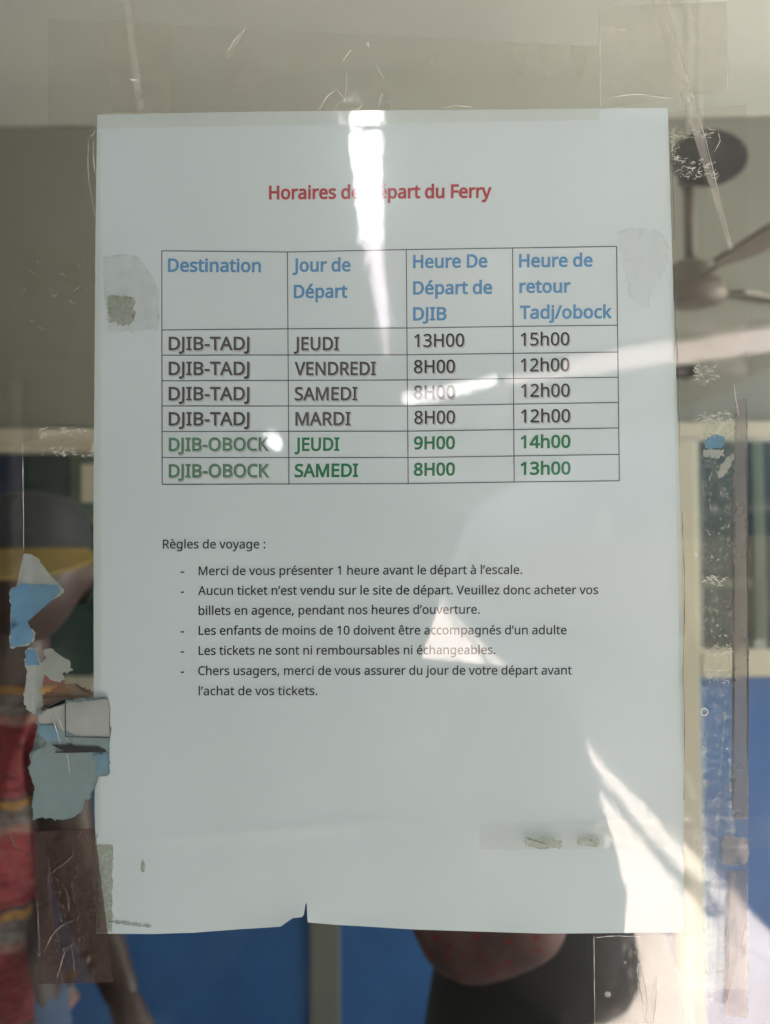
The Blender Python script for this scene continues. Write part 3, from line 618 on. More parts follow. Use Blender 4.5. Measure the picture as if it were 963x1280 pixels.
# ------------------------------------------------------------------ lettering
# letter outlines: character | advance | contours (x y ...), 714 units to the capital height
GLYPH_DATA = """
,|268|192 105 169 29 138 -52 106 -129 41 -129 60 -47 78 38 91 116 185 116
-|322|40 229 40 307 282 307 282 229
.|268|72 54 73 71 76 85 82 97 90 106 99 112 110 117 121 120 133 121 145 120 157 117 168 112 177 106 185 97 191 85 195 71 196 54 195 37 191 23 185 11 177 2 168 -5 157 -10 145 -13 133 -14 121 -13 110 -10 99 -5 90 2 82 11 76 23 73 37
/|372|362 713 96 0 10 0 276 713
0|571|523 358 510 203 502 170 493 140 481 112 468 87 453 65 435 46 416 29 394 15 370 4 344 -4 316 -8 285 -10 247 -7 212 1 180 15 152 34 128 58 107 88 89 122 74 160 63 204 55 251 51 302 49 358 50 414 55 465 62 512 72 556 86 594 103 628 124 657 148 681 176 700 208 714 244 722 285 724 323 722 358 714 390 700 418 681 442 657 464 628 482 594 497 556 508 512 516 465 521 414|137 358 138 311 141 268 145 229 151 195 160 164 170 138 183 116 198 97 216 83 236 73 259 67 285 65 310 67 333 73 354 83 371 97 386 115 399 137 410 164 419 194 425 229 430 268 433 311 434 358 433 405 430 447 425 486 419 520 410 550 399 577 386 599 371 617 354 631 333 641 310 647 285 650 259 647 236 641 216 631 198 617 183 599 170 577 160 550 151 520 145 486 141 447 138 405
1|571|355 0 269 0 269 499 269 548 271 585 273 622 244 595 211 567 135 505 89 564 282 713 355 713
2|571|520 0 48 0 48 73 235 262 326 358 382 440 390 461 396 483 400 505 401 529 399 556 392 580 381 601 366 618 347 631 326 641 301 647 275 649 250 647 226 644 204 638 183 631 103 581 56 640 117 682 190 712 275 723 307 722 337 718 365 711 390 700 412 688 432 673 450 655 464 635 476 613 484 588 489 562 491 534 489 506 485 479 478 454 468 429 455 404 440 380 423 356 404 332 308 231 159 84 159 80 520 80
3|571|493 547 492 523 488 502 483 482 475 464 465 447 453 432 439 419 423 407 406 397 387 388 367 381 345 376 345 372 385 365 420 353 449 338 473 318 491 294 504 267 512 237 515 203 513 173 507 144 498 118 486 92 469 70 449 49 424 32 396 17 364 5 327 -3 286 -8 241 -10 137 -1 45 29 45 111 142 76 242 64 286 66 324 73 356 85 380 101 399 122 412 146 420 174 423 205 421 226 417 245 409 262 399 277 386 290 370 301 352 310 331 318 307 323 281 328 253 330 223 331 154 331 154 406 224 406 252 407 278 410 301 415 322 423 341 432 357 443 371 456 382 470 391 486 398 503 401 521 403 541 401 565 394 587 383 605 368 621 349 633 327 642 301 648 273 650 204 642 146 621 93 590 49 650 69 664 92 677 116 690 143 701 173 711 204 718 237 722 272 723 324 720 369 711 407 695 438 673 462 647 479 617 489 583
4|571|552 162 448 162 448 0 363 0 363 162 21 162 21 237 357 717 448 717 448 241 552 241|363 466 363 513 365 554 366 590 368 624 364 624 344 583 321 546 107 241 363 241
5|571|275 438 310 436 343 431 374 424 402 413 427 399 450 382 469 363 485 341 498 317 507 290 513 260 515 228 513 192 507 159 497 128 483 100 465 75 444 53 419 34 391 18 360 6 326 -3 288 -8 248 -10 144 0 63 29 63 112 150 77 249 65 274 66 298 69 321 74 341 81 360 91 376 102 391 116 403 132 412 151 419 171 423 194 425 219 422 252 414 281 401 305 382 326 357 343 326 354 289 361 246 364 182 359 124 349 80 377 107 713 465 713 465 634 182 634 165 427 211 434
6|571|55 305 63 427 93 540 104 566 118 591 133 614 151 635 171 655 193 672 217 687 244 700 274 710 307 718 343 722 382 723 428 721 470 714 470 640 429 649 384 652 351 650 321 646 293 639 269 629 247 616 228 601 211 585 196 566 184 545 173 523 165 499 158 474 143 363 149 363 187 406 242 436 318 447 348 445 376 440 402 432 426 421 448 407 468 390 484 370 499 347 510 322 518 294 523 263 525 230 523 194 518 161 509 130 497 102 481 77 463 54 442 35 418 19 392 6 363 -3 332 -8 298 -10 273 -9 249 -5 225 1 203 9 182 20 162 33 143 49 125 67 110 88 96 111 84 137 73 165 65 196 60 230 56 266|297 64 327 66 354 74 378 87 399 104 416 127 428 156 435 190 438 230 436 262 429 291 418 316 403 338 384 355 360 368 332 375 300 378 277 377 256 373 236 367 218 358 201 348 187 336 174 323 163 309 155 294 149 278 145 263 144 247 153 182 182 123 230 80 245 73 261 68 278 65
7|571|136 0 429 634 44 634 44 713 523 713 523 646 233 0
8|571|285 723 315 722 344 719 371 713 396 704 418 693 439 680 456 664 471 647 483 626 492 604 497 579 499 553 497 532 494 512 488 494 480 478 431 421 363 378 443 330 460 316 475 302 488 286 500 269 510 250 516 230 520 208 522 185 520 156 514 129 505 104 493 81 477 61 458 43 436 27 411 14 384 3 354 -4 322 -8 288 -10 251 -9 217 -4 186 3 157 13 132 26 110 41 92 58 76 78 64 101 56 126 51 153 49 182 50 206 54 228 60 248 69 267 81 284 93 300 108 315 124 329 197 373 133 418 88 477 81 494 76 512 73 532 72 554 74 580 79 604 88 626 100 646 115 664 133 679 153 692 176 703 201 712 227 718 255 722|135 181 137 156 144 133 156 113 172 94 193 79 219 69 250 62 286 60 320 62 350 69 376 79 397 94 414 113 426 134 433 158 436 184 435 201 431 217 425 232 417 245 365 293 286 331 270 337 196 296 150 246 144 231 139 216 136 199|284 653 258 651 234 646 212 638 193 626 178 611 167 594 160 573 158 550 159 532 162 516 168 501 175 488 223 445 289 412 351 445 395 488 402 502 408 516 411 532 412 550 410 573 403 594 392 611 377 626 358 638 336 646 311 651
9|571|520 409 511 287 482 173 470 147 457 123 441 100 424 78 404 59 382 41 357 26 330 13 300 3 267 -4 231 -9 192 -10 145 -7 102 0 102 75 144 65 190 62 223 63 254 68 281 75 305 85 327 97 346 112 363 129 378 147 390 168 401 190 410 214 417 239 431 350 425 350 387 308 331 278 255 267 225 268 197 273 172 281 147 292 125 306 106 323 89 343 75 366 64 391 56 419 52 449 50 483 52 519 57 552 66 583 78 612 94 637 113 659 134 678 158 694 184 707 213 716 244 722 278 723 303 722 327 719 350 713 373 704 394 693 414 680 432 664 450 646 465 625 479 602 491 576 501 548 509 517 515 483 518 447|278 650 248 647 221 639 198 626 176 609 159 585 147 557 139 523 137 484 139 451 145 422 156 397 170 375 189 358 213 346 241 338 274 336 297 337 319 341 338 347 357 355 373 366 388 377 400 390 411 405 420 420 426 435 429 451 431 467 421 531 393 591 345 634 330 641 314 646 296 649
:|268|72 54 73 71 76 85 82 97 90 106 99 112 110 117 121 120 133 121 145 120 157 117 168 112 177 106 185 97 191 85 195 71 196 54 195 37 191 23 185 11 177 2 168 -5 157 -10 145 -13 133 -14 121 -13 110 -10 99 -5 90 2 82 11 76 23 73 37|72 482 73 499 76 514 82 526 90 535 99 541 110 546 121 549 133 550 145 549 157 546 168 541 177 535 185 526 191 514 195 499 196 482 195 465 191 451 185 439 177 430 168 423 157 418 145 415 133 414 121 415 110 418 99 423 90 430 82 439 76 451 73 465
A|638|545 0 459 221 176 221 91 0 0 0 279 716 360 716 638 0|352 517 342 546 328 589 318 624 307 583 296 546 287 517 206 301 432 301
B|649|301 713 364 711 418 704 465 691 503 674 533 651 554 620 567 582 572 537 571 516 568 497 563 479 556 462 547 447 537 432 524 420 510 408 494 398 476 390 457 384 436 379 436 374 517 348 534 337 550 325 563 310 575 294 584 275 590 254 594 230 596 203 594 172 588 143 579 116 566 92 549 71 529 52 506 37 480 23 451 13 419 6 385 1 348 0 97 0 97 713|319 410 361 412 396 417 424 426 445 439 460 456 470 476 477 499 479 527 476 554 468 577 455 596 437 611 413 622 383 630 347 635 305 637 187 637 187 410|187 335 187 76 331 76 375 78 411 85 441 97 463 113 479 133 490 156 497 181 500 210 499 228 496 245 490 261 483 276 474 289 461 301 446 311 428 319 407 326 383 331 355 334 324 335
C|631|403 645 375 643 348 640 323 634 300 625 278 614 257 601 239 586 222 568 207 548 194 527 182 503 173 477 165 450 160 420 157 389 156 357 158 314 163 275 171 238 183 204 199 173 218 146 240 123 265 104 294 89 327 78 362 71 402 69 491 77 573 97 573 19 490 -3 389 -10 336 -7 289 1 246 15 207 35 173 60 143 89 118 124 97 163 81 206 70 253 63 304 61 358 62 397 67 435 74 471 83 506 96 538 111 568 129 596 149 622 172 645 198 665 226 682 257 697 290 709 326 717 363 722 404 723 510 712 601 681 565 606 491 633
D|729|669 364 666 306 657 254 643 206 624 163 599 125 570 92 536 64 497 41 453 23 405 10 353 3 296 0 97 0 97 713 317 713 369 711 417 703 462 691 504 673 541 651 574 624 602 592 626 556 644 515 658 469 666 419|574 361 572 406 566 447 556 484 542 517 525 545 503 570 479 590 450 607 418 620 383 629 345 635 304 637 187 637 187 77 284 77 352 81 411 95 460 117 501 148 533 188 555 237 569 295
E|555|496 0 97 0 97 713 496 713 496 635 187 635 187 412 478 412 478 334 187 334 187 79 496 79
F|518|187 0 97 0 97 713 496 713 496 635 187 635 187 382 477 382 477 303 187 303
H|740|643 0 553 0 553 333 187 333 187 0 97 0 97 713 187 713 187 412 553 412 553 713 643 713
I|339|298 0 40 0 40 52 124 71 124 642 40 662 40 713 298 713 298 662 214 642 214 71 298 52
J|273|-4 -190 -46 -186 -78 -177 -78 -101 -44 -108 -6 -111 41 -101 52 -95 62 -87 70 -78 78 -66 84 -52 88 -36 91 -17 92 4 92 713 182 713 182 11 180 -22 176 -52 169 -79 159 -102 146 -123 131 -141 114 -156 94 -168 72 -178 48 -184 23 -189
K|618|619 0 513 0 260 341 187 277 187 0 97 0 97 713 187 713 187 362 248 430 310 498 503 713 608 713 325 403
L|523|97 0 97 713 187 713 187 80 499 80 499 0
M|906|412 0 177 626 173 626 176 575 179 507 180 433 180 0 97 0 97 713 230 713 450 129 454 129 677 713 809 713 809 0 720 0 720 439 721 508 724 573 727 625 723 625 486 0
N|759|663 0 558 0 176 593 172 593 175 538 178 471 180 399 180 0 97 0 97 713 201 713 582 123 586 123 583 171 580 241 579 311 579 713 663 713
O|780|719 358 718 317 714 279 708 242 698 207 687 175 672 145 655 117 636 91 614 68 590 48 563 30 533 16 501 5 467 -3 430 -8 391 -10 350 -8 312 -3 277 5 245 16 215 31 188 48 164 69 142 91 123 117 106 145 92 175 81 208 72 243 66 280 62 318 61 359 63 412 70 462 81 508 97 551 117 589 142 624 172 653 206 678 245 699 289 713 338 722 392 724 443 722 490 713 533 699 572 679 606 654 636 624 661 590 682 551 698 508 710 462 717 411|156 358 157 314 162 274 170 237 181 203 195 172 213 145 234 122 258 103 286 88 318 77 352 70 391 68 429 70 464 77 496 88 523 103 547 122 568 145 585 172 600 203 610 237 618 274 623 314 625 358 621 422 611 478 593 527 569 569 537 603 496 626 448 641 392 646 353 643 318 637 286 626 258 611 234 592 213 569 195 542 181 512 170 478 162 441 157 401
R|621|294 713 336 712 375 708 409 701 440 691 467 678 490 663 510 645 526 624 538 600 547 573 552 543 554 511 552 483 548 458 542 436 533 416 521 398 509 382 495 367 479 355 411 320 607 0 502 0 329 295 187 295 187 0 97 0 97 713|289 636 187 636 187 371 294 371 334 373 369 379 398 390 421 405 438 424 451 448 458 475 461 507 460 529 456 549 450 566 442 582 432 595 419 606 403 615 386 623 365 628 342 632 317 635
S|548|502 191 500 160 494 132 484 106 471 82 454 61 433 43 409 27 382 14 352 3 320 -4 285 -8 247 -10 170 -6 104 5 51 24 51 110 140 81 251 68 276 69 300 71 321 76 340 82 357 90 371 99 384 110 394 122 402 135 407 150 411 166 412 183 411 200 408 215 403 229 397 242 388 254 376 265 362 276 345 286 244 330 163 366 106 411 71 468 60 542 62 569 67 594 76 618 89 639 105 658 124 675 145 689 169 701 196 711 225 718 255 722 288 723 396 712 485 683 457 607 376 634 286 645 264 644 245 641 227 637 211 632 197 624 185 616 174 606 166 595 159 583 155 570 152 556 151 541 152 523 155 508 159 493 166 481 175 469 186 458 199 447 215 438 307 397 413 347 434 333 451 318 467 302 479 284 489 264 496 242 500 218
T|555|323 0 233 0 233 635 10 635 10 713 545 713 545 635 323 635
U|730|640 252 638 216 632 181 623 149 610 118 593 90 572 65 547 43 518 24 485 9 448 -1 407 -8 362 -10 299 -5 245 8 198 31 159 62 129 102 107 147 94 197 90 254 90 713 180 713 180 251 183 210 191 174 206 142 226 116 253 95 285 80 323 71 367 68 398 69 426 74 450 81 472 91 491 104 507 119 521 137 532 156 540 178 546 201 549 226 551 252 551 713 640 713
V|599|600 713 345 0 255 0 0 713 94 713 255 256 274 200 288 148 300 100 311 149 326 201 345 258 505 713
a|560|288 545 334 542 373 534 406 520 433 502 453 477 468 446 477 409 480 365 480 0 416 0 399 76 395 76 347 27 291 -1 215 -10 191 -9 169 -6 148 0 128 7 110 17 94 29 80 43 68 59 58 78 51 100 47 123 46 149 50 187 62 220 81 248 109 272 145 292 189 306 242 315 303 320 394 323 394 355 392 386 386 411 377 432 365 448 349 459 330 467 308 472 283 474 203 461 132 433 105 499 188 531|314 259 268 255 229 249 198 239 175 227 159 211 147 193 139 172 137 148 139 127 144 109 152 94 164 82 179 73 196 66 214 62 235 61 267 63 297 70 324 82 348 98 367 120 381 146 390 177 393 214 393 262
b|614|173 575 171 511 168 465 173 465 185 481 200 496 217 509 236 522 257 532 282 539 309 543 339 545 386 540 429 527 466 506 499 475 526 436 544 389 556 332 560 268 558 224 553 183 544 147 532 114 517 85 499 60 478 38 455 21 429 7 401 -2 371 -8 339 -10 309 -9 282 -4 257 3 236 13 217 25 200 38 185 53 173 68 166 68 148 0 85 0 85 759 173 759|324 472 297 470 273 466 252 460 234 450 219 438 206 423 195 405 187 384 181 360 176 334 174 304 173 271 173 267 175 220 181 179 191 145 205 115 225 92 252 76 285 66 326 63 359 66 389 76 413 93 433 116 449 145 460 181 466 222 469 269 466 316 460 357 449 392 433 421 413 443 388 459 358 468
c|480|300 -10 265 -8 233 -3 202 6 173 19 147 35 124 56 104 80 86 109 73 142 63 178 57 219 55 265 57 312 63 354 74 392 88 426 106 455 127 479 151 500 177 517 207 529 238 538 271 544 306 546 385 537 447 517 420 444 364 461 304 469 278 467 255 463 234 456 215 446 198 433 184 417 172 399 163 378 155 354 150 327 147 298 146 266 147 235 150 207 155 181 163 157 172 136 184 117 198 102 214 89 232 79 252 72 274 67 299 66 376 75 438 97 438 19 378 -2
d|614|275 -10 227 -6 185 7 147 29 115 59 89 98 70 146 59 202 55 267 59 332 70 388 89 436 115 475 148 506 186 528 228 541 276 546 349 535 403 507 442 467 448 467 444 505 442 546 442 759 530 759 530 0 459 0 446 72 442 72 403 30 348 1|289 63 328 66 361 75 388 89 408 109 423 136 434 168 441 206 443 250 443 266 441 313 434 354 424 390 410 419 390 443 363 459 329 469 288 473 255 469 226 459 201 441 181 416 166 386 155 350 148 310 146 265 148 220 155 180 166 145 181 116 201 93 226 76 255 66
e|563|292 546 325 544 356 538 384 529 410 516 433 499 454 480 471 457 486 431 498 403 506 372 511 339 513 304 513 251 146 251 150 208 159 171 173 139 192 112 217 92 246 77 279 68 317 65 407 74 489 102 489 25 408 -1 313 -10 276 -8 241 -2 209 7 178 21 151 38 126 60 105 85 87 113 73 146 63 182 57 221 55 264 57 306 62 345 72 382 84 415 101 444 120 470 142 493 167 512 195 526 225 537 257 543|291 474 261 471 234 464 211 451 191 433 175 411 162 385 153 355 148 321 421 321 420 343 417 364 413 383 407 401 399 417 389 431 378 444 364 454 349 463 332 469 312 472
f|344|332 468 197 468 197 0 109 0 109 468 15 468 15 509 109 539 109 570 110 602 114 632 120 658 129 681 141 702 155 719 171 733 189 744 209 753 232 759 256 763 283 764 341 759 387 746 364 677 327 687 284 692 263 691 245 685 230 676 218 663 209 646 202 625 198 600 197 571 197 536 332 536
g|614|275 546 301 544 325 541 348 534 370 526 391 514 410 500 427 484 443 465 448 465 460 536 530 536 530 -9 528 -45 523 -79 515 -109 504 -136 489 -161 471 -181 449 -199 425 -214 396 -225 364 -233 329 -238 290 -240 183 -231 97 -206 97 -125 186 -156 295 -167 327 -164 356 -157 382 -144 403 -126 420 -104 433 -79 440 -49 443 -16 443 5 444 39 446 71 442 71 427 52 410 35 392 21 372 10 351 1 327 -5 302 -9 276 -10 227 -5 183 8 145 31 113 63 88 103 70 150 59 205 55 267 59 327 70 382 88 429 113 470 145 503 183 527 226 541|287 472 265 470 245 466 227 458 210 448 196 434 183 418 172 399 162 378 155 353 150 327 147 298 146 266 148 219 155 178 166 144 182 114 203 91 227 75 256 65 289 62 359 72 373 78 385 86 397 95 407 105 435 163 444 246 444 267 443 302 440 333 434 360 427 385 418 406 406 424 392 439 376 451 357 460 336 466 313 470
h|617|173 537 171 498 168 462 174 462 217 508 275 535 341 545 372 543 400 539 426 533 449 524 470 512 487 498 502 481 515 461 524 438 531 411 535 382 537 349 537 0 450 0 450 343 448 373 442 399 433 422 421 440 404 454 383 464 359 470 330 472 301 470 276 466 254 459 236 449 220 437 207 421 196 404 187 383 181 360 176 335 174 307 173 277 173 0 85 0 85 759 173 759
i|258|173 536 173 0 85 0 85 536|130 736 165 723 172 715 177 706 180 694 181 680 180 667 177 656 172 646 165 639 130 625 119 625 110 628 101 632 93 639 86 646 82 656 79 667 78 680 79 694 82 706 86 715 93 723 101 729 110 733 119 736
j|258|22 -240 -22 -236 -55 -228 -55 -157 -24 -164 11 -167 26 -166 40 -163 53 -157 64 -149 73 -139 80 -124 84 -105 85 -83 85 536 173 536 173 -80 172 -104 169 -126 164 -147 157 -166 148 -183 137 -198 123 -210 108 -221 90 -229 70 -235 47 -239|78 680 79 694 82 706 86 715 93 723 101 729 110 733 119 736 130 736 165 723 172 715 177 706 180 694 181 680 180 667 177 656 172 646 165 639 130 625 119 625 110 628 101 632 93 639 86 646 82 656 79 667
k|533|172 363 170 321 168 276 172 276 190 299 214 329 236 355 407 536 510 536 293 307 525 0 419 0 233 250 172 197 172 0 85 0 85 759 172 759
l|258|173 0 85 0 85 759 173 759
m|934|672 546 715 543 752 534 783 519 808 499 828 472 842 438 851 397 853 349 853 0 766 0 766 345 765 374 760 400 752 422 740 440 725 454 706 464 684 470 658 472 621 469 591 460 566 446 546 427 531 402 521 371 515 336 513 296 513 0 426 0 426 345 414 415 407 429 399 440 389 450 378 458 365 464 350 468 334 471 316 472 290 470 268 466 248 459 231 449 216 437 204 422 194 404 186 384 180 361 176 336 174 308 173 278 173 0 85 0 85 536 156 536 169 463 174 463 215 509 270 537 332 546 361 544 389 540 413 533 435 524 455 511 471 496 485 477 496 456 501 456 515 477 532 496 552 511 574 524 598 533 622 540 647 544
n|617|343 546 388 543 427 534 460 519 488 499 509 472 524 438 534 397 537 349 537 0 450 0 450 343 448 373 442 399 433 422 421 440 404 454 383 464 359 470 330 472 289 469 255 459 227 444 207 422 192 394 181 361 175 322 173 278 173 0 85 0 85 536 156 536 169 463 174 463 218 509 277 537
o|604|551 269 549 236 546 206 541 177 533 150 523 126 512 103 498 82 483 63 466 46 447 31 427 19 404 8 380 0 355 -5 329 -9 301 -10 275 -9 250 -5 226 0 203 8 181 19 161 31 142 46 125 63 109 82 96 103 84 126 73 150 65 177 60 206 56 236 55 269 57 312 62 351 72 387 85 419 102 448 121 473 145 495 171 513 200 527 232 537 267 544 304 546 339 544 372 537 403 527 432 513 458 495 482 473 502 448 519 419 533 387 543 351 549 312|146 269 147 238 150 210 155 184 162 159 172 137 183 118 198 102 214 88 233 77 254 69 277 65 303 63 329 65 352 69 373 77 392 88 408 102 422 118 434 137 443 159 450 184 456 210 459 238 460 269 459 300 455 328 450 354 443 378 433 399 421 418 407 434 391 447 373 458 352 466 328 470 302 472 264 468 231 458 204 441 183 418 167 388 155 353 148 314
p|614|340 546 387 541 429 528 466 507 499 477 526 438 544 390 556 334 560 269 558 225 553 185 544 148 532 115 517 86 499 61 479 39 455 21 429 8 401 -2 371 -8 339 -10 266 1 211 29 173 68 167 68 171 25 173 -20 173 -240 85 -240 85 536 157 536 169 463 173 463 211 505 265 535|324 472 298 470 275 467 255 460 237 451 221 440 208 426 197 409 189 390 182 368 177 343 174 316 173 286 173 269 174 237 176 208 181 181 187 157 195 135 206 116 219 100 234 87 253 76 274 69 298 64 326 63 349 65 370 70 389 78 406 90 421 105 434 122 444 141 453 163 460 187 465 213 468 241 469 270 466 313 460 352 449 387 433 417 413 441 388 458 358 468
r|413|335 546 367 544 398 540 387 459 358 464 329 466 270 453 220 416 185 360 173 286 173 0 85 0 85 536 157 536 167 438 171 438 212 492 267 531 283 537 299 542 317 545
s|479|434 148 432 123 427 100 419 80 408 61 393 45 376 30 356 18 334 8 309 0 281 -5 252 -9 220 -10 123 -1 52 24 52 104 129 74 222 61 253 62 280 66 301 73 319 82 332 94 341 108 347 123 349 140 338 176 298 208 217 244 128 284 110 294 95 306 82 318 71 332 62 347 56 364 52 383 51 404 54 436 65 464 82 488 106 509 136 525 170 536 209 543 252 546 343 536 423 510 393 440 322 464 246 474 220 473 198 469 179 464 163 456 151 447 142 436 137 423 135 409 148 371 191 341 273 307 360 268 377 257 391 246 404 233 415 219 423 204 429 187 432 168
t|361|264 62 305 65 339 73 339 6 299 -5 249 -10 228 -9 208 -6 190 -2 171 4 154 13 139 24 126 38 114 55 104 75 97 98 93 125 92 156 92 468 16 468 16 510 93 545 128 659 180 659 180 536 335 536 335 468 180 468 180 158 181 135 186 115 193 99 203 85 216 75 230 68 246 63
u|617|533 536 533 0 461 0 448 71 444 71 400 25 341 -1 274 -10 243 -9 215 -5 189 2 166 10 146 22 128 37 113 54 101 74 91 97 84 123 80 152 79 185 79 536 168 536 168 191 170 161 175 135 184 113 197 95 213 81 234 71 258 65 287 63 315 64 340 69 362 76 381 85 397 98 411 113 422 131 430 151 437 174 441 199 444 227 445 257 445 536
v|507|203 0 0 536 94 536 208 220 225 171 241 119 251 78 255 78 266 120 283 172 300 220 414 536 508 536 304 0
y|509|1 536 95 536 211 231 229 179 245 130 256 85 260 85 279 150 306 232 415 536 510 536 279 -74 234 -161 221 -179 206 -195 190 -208 172 -219 153 -228 132 -235 109 -239 84 -240 42 -237 11 -232 11 -162 37 -166 70 -168 123 -156 162 -123 189 -73 217 -2
z|470|431 0 39 0 39 58 327 468 56 468 56 536 424 536 424 470 140 68 431 68
à|560|288 545 334 542 373 534 406 520 433 502 453 477 468 446 477 409 480 365 480 0 416 0 399 76 395 76 347 27 291 -1 215 -10 191 -9 169 -6 148 0 128 7 110 17 94 29 80 43 68 59 58 78 51 100 47 123 46 149 50 187 62 220 81 248 109 272 145 292 189 306 242 315 303 320 394 323 394 355 392 386 386 411 377 432 365 448 349 459 330 467 308 472 283 474 203 461 132 433 105 499 188 531|314 259 268 255 229 249 198 239 175 227 159 211 147 193 139 172 137 148 139 127 144 109 152 94 164 82 179 73 196 66 214 62 235 61 267 63 297 70 324 82 348 98 367 120 381 146 390 177 393 214 393 262|256 765 283 716 318 663 352 618 352 606 293 606 255 639 213 680 176 721 151 755 151 765
è|563|292 546 325 544 356 538 384 529 410 516 433 499 454 480 471 457 486 431 498 403 506 372 511 339 513 304 513 251 146 251 150 208 159 171 173 139 192 112 217 92 246 77 279 68 317 65 407 74 489 102 489 25 408 -1 313 -10 276 -8 241 -2 209 7 178 21 151 38 126 60 105 85 87 113 73 146 63 182 57 221 55 264 57 306 62 345 72 382 84 415 101 444 120 470 142 493 167 512 195 526 225 537 257 543|291 474 261 471 234 464 211 451 191 433 175 411 162 385 153 355 148 321 421 321 420 343 417 364 413 383 407 401 399 417 389 431 378 444 364 454 349 463 332 469 312 472|260 765 287 716 322 663 356 618 356 606 297 606 259 639 217 680 180 721 155 755 155 765
é|563|292 546 325 544 356 538 384 529 410 516 433 499 454 480 471 457 486 431 498 403 506 372 511 339 513 304 513 251 146 251 150 208 159 171 173 139 192 112 217 92 246 77 279 68 317 65 407 74 489 102 489 25 408 -1 313 -10 276 -8 241 -2 209 7 178 21 151 38 126 60 105 85 87 113 73 146 63 182 57 221 55 264 57 306 62 345 72 382 84 415 101 444 120 470 142 493 167 512 195 526 225 537 257 543|291 474 261 471 234 464 211 451 191 433 175 411 162 385 153 355 148 321 421 321 420 343 417 364 413 383 407 401 399 417 389 431 378 444 364 454 349 463 332 469 312 472|433 755 407 721 369 680 328 639 290 606 232 606 232 618 264 663 299 716 327 765 433 765
ê|563|292 546 325 544 356 538 384 529 410 516 433 499 454 480 471 457 486 431 498 403 506 372 511 339 513 304 513 251 146 251 150 208 159 171 173 139 192 112 217 92 246 77 279 68 317 65 407 74 489 102 489 25 408 -1 313 -10 276 -8 241 -2 209 7 178 21 151 38 126 60 105 85 87 113 73 146 63 182 57 221 55 264 57 306 62 345 72 382 84 415 101 444 120 470 142 493 167 512 195 526 225 537 257 543|291 474 261 471 234 464 211 451 191 433 175 411 162 385 153 355 148 321 421 321 420 343 417 364 413 383 407 401 399 417 389 431 378 444 364 454 349 463 332 469 312 472|329 765 363 716 410 662 454 617 454 606 392 606 338 645 283 695 229 646 176 606 116 606 116 617 158 663 204 716 239 765
’|175|163 702 140 627 109 545 77 469 12 469 26 529 40 593 52 657 62 713 156 713
 |259|
"""
GLYPHS = {}
for ln in GLYPH_DATA.strip('\n').split('\n'):
    ch, adv, *cs = ln.split('|')
    GLYPHS[ch] = (int(adv), [[int(q) for q in c.split()] for c in cs if c])
def layout(text):
    x = 0; out_ = []; lo, hi = 1e9, -1e9
    for ch in text:
        adv, cs = GLYPHS[ch]
        if cs:
            out_.append((x, cs))
            lo = min(lo, x + min(min(c[0::2]) for c in cs)); hi = max(hi, x + max(max(c[0::2]) for c in cs))
        x += adv
    return out_, lo, hi
_glyph_cache = {}
def area2(p): return sum(a[0] * b[1] - b[0] * a[1] for a, b in zip(p, p[1:] + p[:1]))
def grown(p, d):
    """the closed outline P moved outwards by D with mitred corners"""
    res = []; n = len(p)
    for i in range(n):
        a, b, c = p[i - 1], p[i], p[(i + 1) % n]
        l1 = math.hypot(b[0] - a[0], b[1] - a[1]) or 1; l2 = math.hypot(c[0] - b[0], c[1] - b[1]) or 1
        n1 = ((b[1] - a[1]) / l1, -(b[0] - a[0]) / l1); n2 = ((c[1] - b[1]) / l2, -(c[0] - b[0]) / l2)
        k = 1 + n1[0] * n2[0] + n1[1] * n2[1]; cr2 = n1[0] * n2[1] - n1[1] * n2[0]
        lim = 0.55 if cr2 * d > 0 else 0.05
        k = max(k, lim)
        res.append((b[0] + (n1[0] + n2[0]) / k * d, b[1] + (n1[1] + n2[1]) / k * d))
    return res
def thinned(p, tol=4.5):
    """drop points that lie almost on the line between their neighbours"""
    keep = [p[0]]; skipped = []
    for i in range(1, len(p)):
        a, c = keep[-1], p[(i + 1) % len(p)]
        l = math.hypot(c[0] - a[0], c[1] - a[1]) or 1
        ok = all(abs((c[0] - a[0]) * (b[1] - a[1]) - (c[1] - a[1]) * (b[0] - a[0])) / l < tol for b in skipped + [p[i]]) and (p[i][0] - a[0]) * (c[0] - p[i][0]) + (p[i][1] - a[1]) * (c[1] - p[i][1]) > 0
        if ok: skipped.append(p[i])
        else: keep.append(p[i]); skipped = []
    return keep
